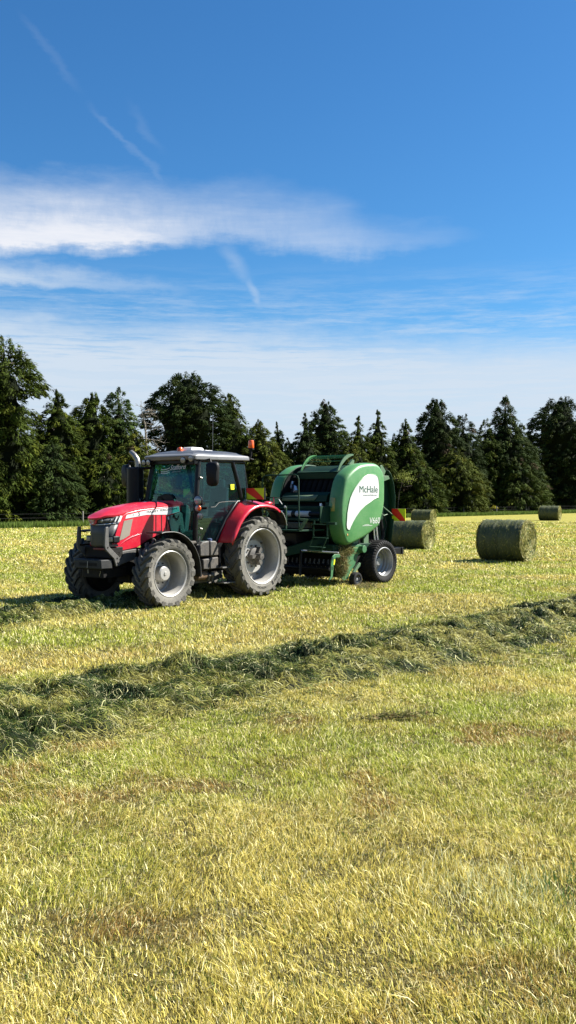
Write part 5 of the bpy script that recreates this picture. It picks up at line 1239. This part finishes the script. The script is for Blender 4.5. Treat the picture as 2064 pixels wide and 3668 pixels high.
# yellow label plate on the panel's front edge
mb = MB(); mb.add([(1.722, .86, 1.83), (1.745, 1.02, 1.83), (1.712, 1.02, 2.16), (1.685, .86, 2.16)], [(0, 1, 2, 3)]); mb.build('warning_plate', 'sticker', bl, solid=.006)
# hoses behind the far edge
mb = MB()
for k in range(4):
    mb.tube([(1.2 + .06 * k, -.66, 2.50), (1.36 + .05 * k, -.62 + .03 * k, 2.42), (1.45 + .03 * k, -.66 + .05 * k, 2.28)], .018, 6)
mb.build('hydraulic_hose', 'black', bl)
mb = MB(); mb.tube([(1.30, -.72, 2.56), (1.42, -.66, 2.40)], .032, 8); mb.tube([(1.36, -.60, 2.44), (1.46, -.54, 2.28)], .05, 10); mb.tube([(1.44, -.50, 2.42), (1.5, -.42, 2.32)], .045, 10); mb.build('belt_tensioner', 'silver', bl)
# top guard: two curved side plates and rods
def arcp(t): return (1.10 - .62 * t ** 1.25, 2.78 + .46 * math.sin(t * math.pi / 2) ** .9)
for s in (.60, -.62):
    mb = MB(); P_ = [arcp(k / 12) for k in range(13)]
    up = []; lo = []
    for k in range(13):
        a = Vector(P_[min(k + 1, 12)]) - Vector(P_[max(k - 1, 0)]); nn = Vector((a.y, -a.x)).normalized(); w = .045 * math.sin(math.pi * (.12 + .76 * k / 12)); up.append((P_[k][0] + nn.x * w, P_[k][1] + nn.y * w)); lo.append((P_[k][0] - nn.x * w, P_[k][1] - nn.y * w))
    mb.prism(up + lo[::-1], s - .012, s + .012); mb.build('guard_plate', 'pale_green' if s > 0 else 'green', bl)
mb = MB()
for t in (1.0, .90, .80, .70, .60, .42, .02):
    x, z = arcp(t); mb.tube([(x, -.62, z), (x, .60, z)], .010, 6)
mb.build('guard_rod', 'green', bl)
mb = MB(); mb.prism([(.95, 2.98), (.80, 3.11), (.74, 3.08), (.76, 2.98)], .78, .84); mb.build('lifting_lug', 'pale_green', bl)
# platform with hand rail
mb = MB(); r_ = .016
mb.tube([(2.70, -.45, 1.60), (2.70, -.45, 2.60), (2.70, -.41, 2.66), (2.70, -.33, 2.69), (2.70, .60, 2.70), (2.70, .68, 2.67), (2.70, .72, 2.60), (2.70, .73, 1.42)], r_, 8)
mb.tube([(2.70, -.45, 2.16), (2.70, .72, 2.16)], .011, 6); mb.tube([(2.70, -.45, 1.97), (2.70, .73, 1.97)], .011, 6)
mb.tube([(2.70, -.48, 2.16), (1.7, -.75, 2.14)], .010, 6); mb.build('platform_rail', 'shaded_green', bl)
mb = MB(); mb.box(1.75, 2.75, -.55, .72, 1.36, 1.40); mb.build('platform', 'shaded_green', bl, bevel=.006)
mb = MB(); mb.prism([(.66, 1.385), (.78, 1.385), (1.0, 1.66), (.72, 1.67), (.72, 1.62), (.88, 1.62), (.72, 1.45)], 2.66, 2.70, 'x'); mb.build('rail_bracket', 'pale_green', bl)
mb = MB(); mb.box(2.66, 2.70, .26, .32, 1.42, 1.97); mb.build('rail_plate', 'shaded_green', bl)
mb = MB(); mb.tube([(2.72, -.06, 2.16), (2.73, -.05, 2.05), (2.73, -.04, 1.93)], .012, 6); mb.build('cable_tie', 'red', bl); mb = MB(); mb.sphere((2.72, .31, 1.935), .03); mb.tube([(2.72, .10, 2.12), (2.71, .20, 2.0)], .010, 6); mb.build('rope_end', 'white', bl)
# ladder
mb = MB()
for y in (.97, 1.39):
    mb.tube([(2.45, y, 1.555), (2.45, y - .02, 1.24)], .018, 6); mb.tube([(2.45, y - .02, 1.22), (2.48, y - .16, .92)], .016, 6); mb.tube([(2.45, y + .01, 1.28), (2.48, y - .13, .96)], .012, 6)
for z, y0, y1 in ((1.53, .91, 1.43), (1.22, .95, 1.38), (1.0, .87, 1.29), (.91, .81, 1.25)): mb.box(2.40, 2.50, y0, y1, z - .01, z + .01)
mb.box(2.38, 2.46, 1.36, 1.62, 1.53, 1.59); mb.tube([(2.42, .96, 1.54), (2.42, .96, 1.62)], .02, 6); mb.build('ladder', 'shaded_green', bl)
mb = MB(); mb.tube([(2.46, .60, .905), (2.46, 1.72, .895)], .018, 8); mb.build('step_bar', 'silver', bl)
# drawbar and gearbox
mb = MB(); 
for s in (1, -1): mb.loft([[(1.45, s * .62, .95), (1.45, s * .50, .95), (1.45, s * .50, 1.25), (1.45, s * .62, 1.25)], [(3.0, -.16 + s * .10, .66), (3.0, -.20 + s * .04, .66), (3.0, -.20 + s * .04, .82), (3.0, -.16 + s * .10, .82)]])
mb.box(2.9, 3.35, -.28, -.10, .62, .80); mb.build('drawbar', 'shaded_green', bl, bevel=.01)
mb = MB(); mb.tube([(3.3, -.19, .58), (3.3, -.19, .48)], .06, 12); mb.tube([(3.30, -.19, .8), (2.2, -.05, 1.05)], .07, 14); mb.box(1.75, 2.2, -.25, .2, .85, 1.3); mb.build('driveline', 'black', bl, bevel=.01)
mb = MB(); mb.box(.2, 1.75, -1.0, .98, .80, 1.02); mb.prism([(1.30, 1.0), (1.62, 1.2), (1.69, 1.6), (1.69, 2.05), (1.45, 2.0), (1.3, 1.5)], .69, .80); mb.prism([(1.30, 1.0), (1.62, 1.2), (1.69, 1.6), (1.69, 2.05), (1.45, 2.0), (1.3, 1.5)], -.80, -.69); mb.box(-.1, .2, -.9, .9, .62, .82); mb.build('main_frame', 'shaded_green', bl, bevel=.012)
mb = MB(); mb.box(.45, 1.30, -.92, .92, .40, .80); mb.build('underside_shade_block', 'belt', bl, bevel=.02)  # black block added in place of the deep shade under the frame
# parking prop and small fittings under the frame, coloured black for the shade there
mb = MB(); mb.tube([(2.3, .45, .9), (2.4, .5, .3)], .03, 8); mb.tube([(1.9, -.8, .45), (1.9, 1.0, .45)], .04, 12); mb.tube([(1.9, .95, .45), (1.75, .95, .75)], .02, 6); mb.build('wind_guard_roller', 'black', bl)
# pickup reel with tines
mb = MB(); mb.tube([(1.50, -.98, .38), (1.50, .95, .38)], .15, 20); pu = mb.build('pickup_reel', 'chassis', bl)
mb = MB()
for k in range(26):
    y = -.95 + .073 * k
    for a in (0, 72, 144, 216, 288):
        a_ = rad(a + 13 * (k % 2)); mb.tube([(1.50 + .14 * math.cos(a_), y, .38 + .14 * math.sin(a_)), (1.50 + .27 * math.cos(a_ + .25), y, .38 + .27 * math.sin(a_ + .25))], .005, 4)
mb.build('tines', 'steel', pu)
PL = [(1.68, .76), (1.433, .90), (1.2, .96), (.967, .995), (.80, 1.0), (.66, .985), (.60, .93), (.60, .86), (.70, .78), (.795, .73), (.86, .626), (.924, .497), (1.10, .34), (1.20, .17), (1.36, .14), (1.50, .24), (1.58, .40), (1.66, .58)]
for s in (1, -1):
    mb = MB(); mb.prism(PL, s * .97, s * 1.0); mb.build('pickup_end_plate', 'mid_green', bl, bevel=.006)
    mb = MB(); mb.prism([(1.98, .60), (1.93, .76), (1.84, .81), (1.66, .80), (1.62, .74), (1.70, .72), (1.80, .73), (1.88, .62), (1.90, .42), (1.93, .26), (2.03, .20), (2.05, .23), (1.99, .30)], s * 1.09, s * 1.115); ar = mb.build('wind_guard_arm', 'mid_green', bl, bevel=.005)
    h_ = MB(); 
    for x, z in ((1.915, .70), (1.945, .48)): h_.prism([(x - .018, z - .04), (x + .018, z - .03), (x + .012, z + .05), (x - .02, z + .03)], s * 1.1155, s * 1.118)
    h_.build('arm_slot', 'ink', ar)
    h_ = MB(); h_.prism([(1.90, .56), (1.86, .56), (1.83, .68), (1.88, .69)], s * 1.1155, s * 1.119); h_.build('arm_label', 'hyel', ar)
    mb = MB(); mb.tube([(.70, s * .98, .885), (.70, s * 1.13, .885)], .09, 20); mb.build('drum_end', 'mid_green', bl, bevel=.006)
    mb = MB(); mb.prism([(1.10, .34), (1.02, .32), (.82, .48), (.80, .54), (.84, .56), (.92, .50)], s * 1.03, s * 1.09); mb.build('wheel_arm', 'pale_green', bl, bevel=.005)
    e = empty('pickup_wheel', (1.05, s * 1.12, .165), 0 if s > 0 else math.pi, bl)
    mb = MB(); mb.lathe([(.09, -.07), (.13, -.085), (.165, -.075), (.175, -.04), (.178, 0), (.175, .04), (.165, .075), (.13, .085), (.10, .075), (.09, .06)], (0, 0, 0), 'y', 40); mb.build('tyre', 'tyre_dark', e, smooth=50)
    mb = MB(); mb.lathe([(.10, .075), (.092, .06), (.088, .0), (.04, -.01), (.035, .05), (.001, .055)], (0, 0, 0), 'y', 28); mb.build('rim', 'rim_dark', e, smooth=35)
# main wheels
def flot(c, R, w, rr, s):
    e = empty('main_wheel', c, 0 if s > 0 else math.pi, bl); h = w / 2; mb = MB()
    mb.lathe([(rr - .01, -h * .7), (rr + .02, -h * .85), (rr + (R - rr) * .5, -h), (R - .07, -h * .97), (R - .025, -h * .88), (R - .015, -h * .5), (R - .012, 0), (R - .015, h * .5), (R - .025, h * .88), (R - .07, h * .97), (rr + (R - rr) * .5, h), (rr + .03, h * .88), (rr + .012, h * .86), (rr - .01, h * .72)], (0, 0, 0), 'y', 72); mb.build('tyre', 'tyre_dark', e, smooth=50)
    lb = MB(); nb = 42
    for i in range(nb):
        for side in (1, -1):
            th0 = 2 * math.pi * (i + (.5 if side < 0 else 0)) / nb; rings = []
            for yy, tt, ro, ri in ((.05, 0, R + .004, R - .03), (.35, .10, R + .004, R - .03), (.70, .14, R + .0, R - .04), (.92, .20, R - .02, R - .06), (1.01, .22, R - .06, R - .10)):
                ring = [(r_ * math.cos(th0 + tt + q / r_), side * yy * h, r_ * math.sin(th0 + tt + q / r_)) for r_, q in ((ri, -.024), (ro, -.02), (ro, .02), (ri, .024))]; rings.append(ring)
            lb.loft(rings)
    lb.build('tread', 'tyre_dark', e, smooth=30)
    mb = MB(); mb.lathe([(rr + .012, h * .87), (rr - .006, h * .90), (rr - .02, h * .8), (rr - .03, h * .5), (rr - .05, h * .45), (rr - .055, h * .2), (rr - .08, h * .15), (rr - .085, -.02), (rr - .14, -.05), (.16, -.03), (.14, .0), (.10, .01), (.09, .06), (.001, .065)], (0, 0, 0), 'y', 56); rm_ = mb.build('rim', 'rim_dark', e, smooth=30)
    for k in range(6): a = 2 * math.pi * k / 6; mb = MB(); mb.tube([(.12 * math.cos(a), -.03, .12 * math.sin(a)), (.12 * math.cos(a), .02, .12 * math.sin(a))], .014, 6); mb.build('wheel_nut', 'steel', e)
flot((0, 1.25 - .26, .54), .55, .52, .36, 1); flot((0, -1.25 + .26, .54), .55, .52, .36, -1)
mb = MB(); mb.tube([(0, -.75, .53), (0, .75, .53)], .07, 12); mb.box(-.12, .12, -.75, .75, .58, .80); mb.box(-.1, .1, .60, .70, .5, 1.2); mb.box(-.1, .1, -.70, -.60, .5, 1.2); mb.build('axle', 'shaded_green', bl, bevel=.01)
mb = MB(); mb.box(.30, .50, .88, .95, .98, 1.35); mb.prism([(.75, 1.0), (.95, 1.02), (.80, 1.15), (.62, 1.2)], .9, .95); mb.build('frame_gusset', 'pale_green', bl, bevel=.006)
# tailgate
TG = [(-.10, 2.92), (-.30, 2.98), (-.48, 2.80), (-.58, 2.74), (-.68, 2.60), (-.76, 2.30), (-.76, 1.90), (-.70, 1.50), (-.62, 1.05), (-.42, .95), (-.20, 1.10), (-.12, 1.5), (-.05, 2.0)]
for s in (1, -1):
    mb = MB(); mb.prism(TG, s * .76, s * .80); tg = mb.build('tailgate_side', 'shaded_green', bl, bevel=.006)
    mb = MB(); ring = [(-.50, 2.86), (-.62, 2.76), (-.74, 2.50), (-.80, 2.2), (-.79, 1.85), (-.72, 1.45), (-.62, .98)]
    mb.loft([[(x, s * .76, z) for x, z in ring], [(x, s * .98, z) for x, z in ring]], closed=False); mb.build('tailgate_flange', 'shaded_green', tg, solid=.015, smooth=60)
    mb = MB(); mb.prism([(-.22, 2.98), (-.30, 2.99), (-.46, 2.84), (-.36, 2.68), (-.26, 2.72)], s * .90, s * .93); mb.prism([(-.10, 2.62), (-.10, 2.72), (-.50, 2.72), (-.55, 2.64), (-.20, 2.55)], s * .90, s * .99); mb.prism([(-.08, 2.5), (-.36, 2.50), (-.42, 2.3), (-.40, 1.95), (-.10, 1.85)], s * .84, s * .87); mb.prism([(.06, 1.62), (-.14, 1.64), (-.02, 1.50)], s * .92, s * .96); mb.build('tailgate_hinge', 'pale_green', bl, bevel=.006)
    mb = MB(); mb.tube([(-.02, s * .98, 2.05), (-.68, s * 1.0, 1.70)], .016, 8); mb.tube([(-.20, s * .98, 1.75), (-.30, s * .98, 1.70), (-.45, s * .98, 1.73)], .012, 6); mb.build('light_bar_stay', 'pale_green', bl)
    mb = MB(); mb.tube([(.10, s * .95, 1.42), (.02, s * .95, .95)], .018, 8); mb.tube([(-.02, s * .95, 1.50), (-.10, s * .95, .95)], .018, 8); mb.build('ram_pipe', 'silver', bl)
    mb = MB(); mb.tube([(-.25, s * .92, 1.6), (-.35, s * .92, 1.2), (-.22, s * .9, .9)], [.035, .05, .05], 10); mb.tube([(-.30, s * .97, 1.75), (-.42, s * .98, 1.45), (-.3, s * .96, 1.25)], .014, 6); mb.build('tailgate_ram', 'black', bl)
mb = MB(); mb.loft([[(x, y, z) for x, z in [(-.50, 2.82), (-.70, 2.5), (-.76, 2.1), (-.72, 1.6), (-.60, 1.05)]] for y in (-.76, .76)], closed=False); mb.build('tailgate_back', 'shaded_green', bl, solid=.02, smooth=60)
# bale ramp / rear bar and hazard boards
mb = MB(); mb.box(-1.05, -.45, .90, 1.02, .70, .85); mb.box(-1.05, -.45, -1.02, -.90, .70, .85); mb.box(-1.09, -1.02, -1.04, 1.04, .68, .86); mb.tube([(-1.04, 1.03, .68), (-1.05, 1.03, .60)], .006, 5); mb.build('rear_bar', 'black', bl, bevel=.01)
mb = MB(); board(mb, -.74, .92, 1.34, 1.555, 1.87); hz = mb.build('hazard_board', ['hyel', 'hred'], bl)
mb = MB(); mb.box(-.78, -.753, .90, 1.32, 1.57, 1.86); mb.build('board_back', 'black', hz)
mb = MB(); board(mb, -.74, -1.34, -.92, 1.555, 1.87, -1); hz = mb.build('hazard_board', ['hyel', 'hred'], bl)
mb = MB(); mb.box(-.78, -.753, -1.32, -.90, 1.57, 1.86); mb.build('board_back', 'black', hz)
# hay caught round the pickup
def clump(loc, size, n, seed, label, root, flat=.6, ln=(.10, .26), hang=.3):
    rng = np.random.default_rng(seed); c0 = np.array(loc); P = rng.normal(0, .45, (n, 3)) * np.array(size) + c0
    D = rng.normal(0, 1, (n, 3)); D[:, 2] -= hang; D /= np.linalg.norm(D, axis=1)[:, None]; l = (ln[0] + (ln[1] - ln[0]) * rng.random(n))[:, None]; W = np.cross(D, rng.normal(0, 1, (n, 3))); W /= np.linalg.norm(W, axis=1)[:, None]; w = .004 + .003 * rng.random((n, 1))
    m_ = P + W * .02; v = np.stack([P - D * l * .5, m_ + W * w, P + D * l * .5, m_ - W * w], 1).reshape(-1, 3); v[:, 2] = np.maximum(v[:, 2], .01)
    k = rng.random(n)[:, None]; c = np.where(k < .45, np.array([.10, .12, .035]), np.array([.25, .215, .09])); c = np.where(k > .88, np.array([.18, .10, .05]), c); c = c * (.6 + .8 * rng.random(n))[:, None]
    o = np_obj('hay_clump', np_mesh('hay_clump', v, np.arange(4 * n).reshape(-1, 4), np.repeat(c, 4, 0)), M['straw']); o.location = root.location; o.rotation_euler = root.rotation_euler; tag(o, label, 'cut grass', kind='stuff'); return o
clump((1.50, 1.05, .56), (.19, .08, .32), 2100, 8, 'brown green hay hanging from the baler pickup beside the small wheel', bl)
clump((1.25, 1.02, .88), (.22, .08, .10), 900, 9, 'short wisps of hay resting on the green pickup end plate', bl)
M_done = True
# windrow straddled by the tractor, running under it to the pickup
ca, sa = math.cos(tr.rotation_euler.z), math.sin(tr.rotation_euler.z)
def TL(x, y): return (tr.location.x + x * ca - y * sa, tr.location.y + x * sa + y * ca)
row2 = [TL(9.5, .1), TL(7.5, .0), TL(5.5, .1), TL(4.2, .0), TL(2.5, 0), TL(.5, .0), TL(-1.2, -.1), (bl.location.x - 1.0, bl.location.y - 1.3)]
windrow('windrow', row2, [.95, .95, .9, .8, .65, .6, .6, .6], .17, 90000, 12, 'row of cut grass running in front of and beneath the red tractor')
# a few dropped wisps
def wisp(x, y, size, n, seed, label):
    class R_: location = (x, y, float(field_z(x, y)) + .02); rotation_euler = (0, 0, random.random() * 3)
    return clump((0, 0, .03), size, n, seed, label, R_, ln=(.1, .25), hang=0)
wisp(1.02, 9.1, (.40, .04, .015), 200, 21, 'thin wisp of dark cut grass dropped in the stubble below the long windrow')
wisp(1.9, 22.6, (.6, .3, .04), 600, 22, 'loose hay scattered on the ground just in front of the small pickup wheel')
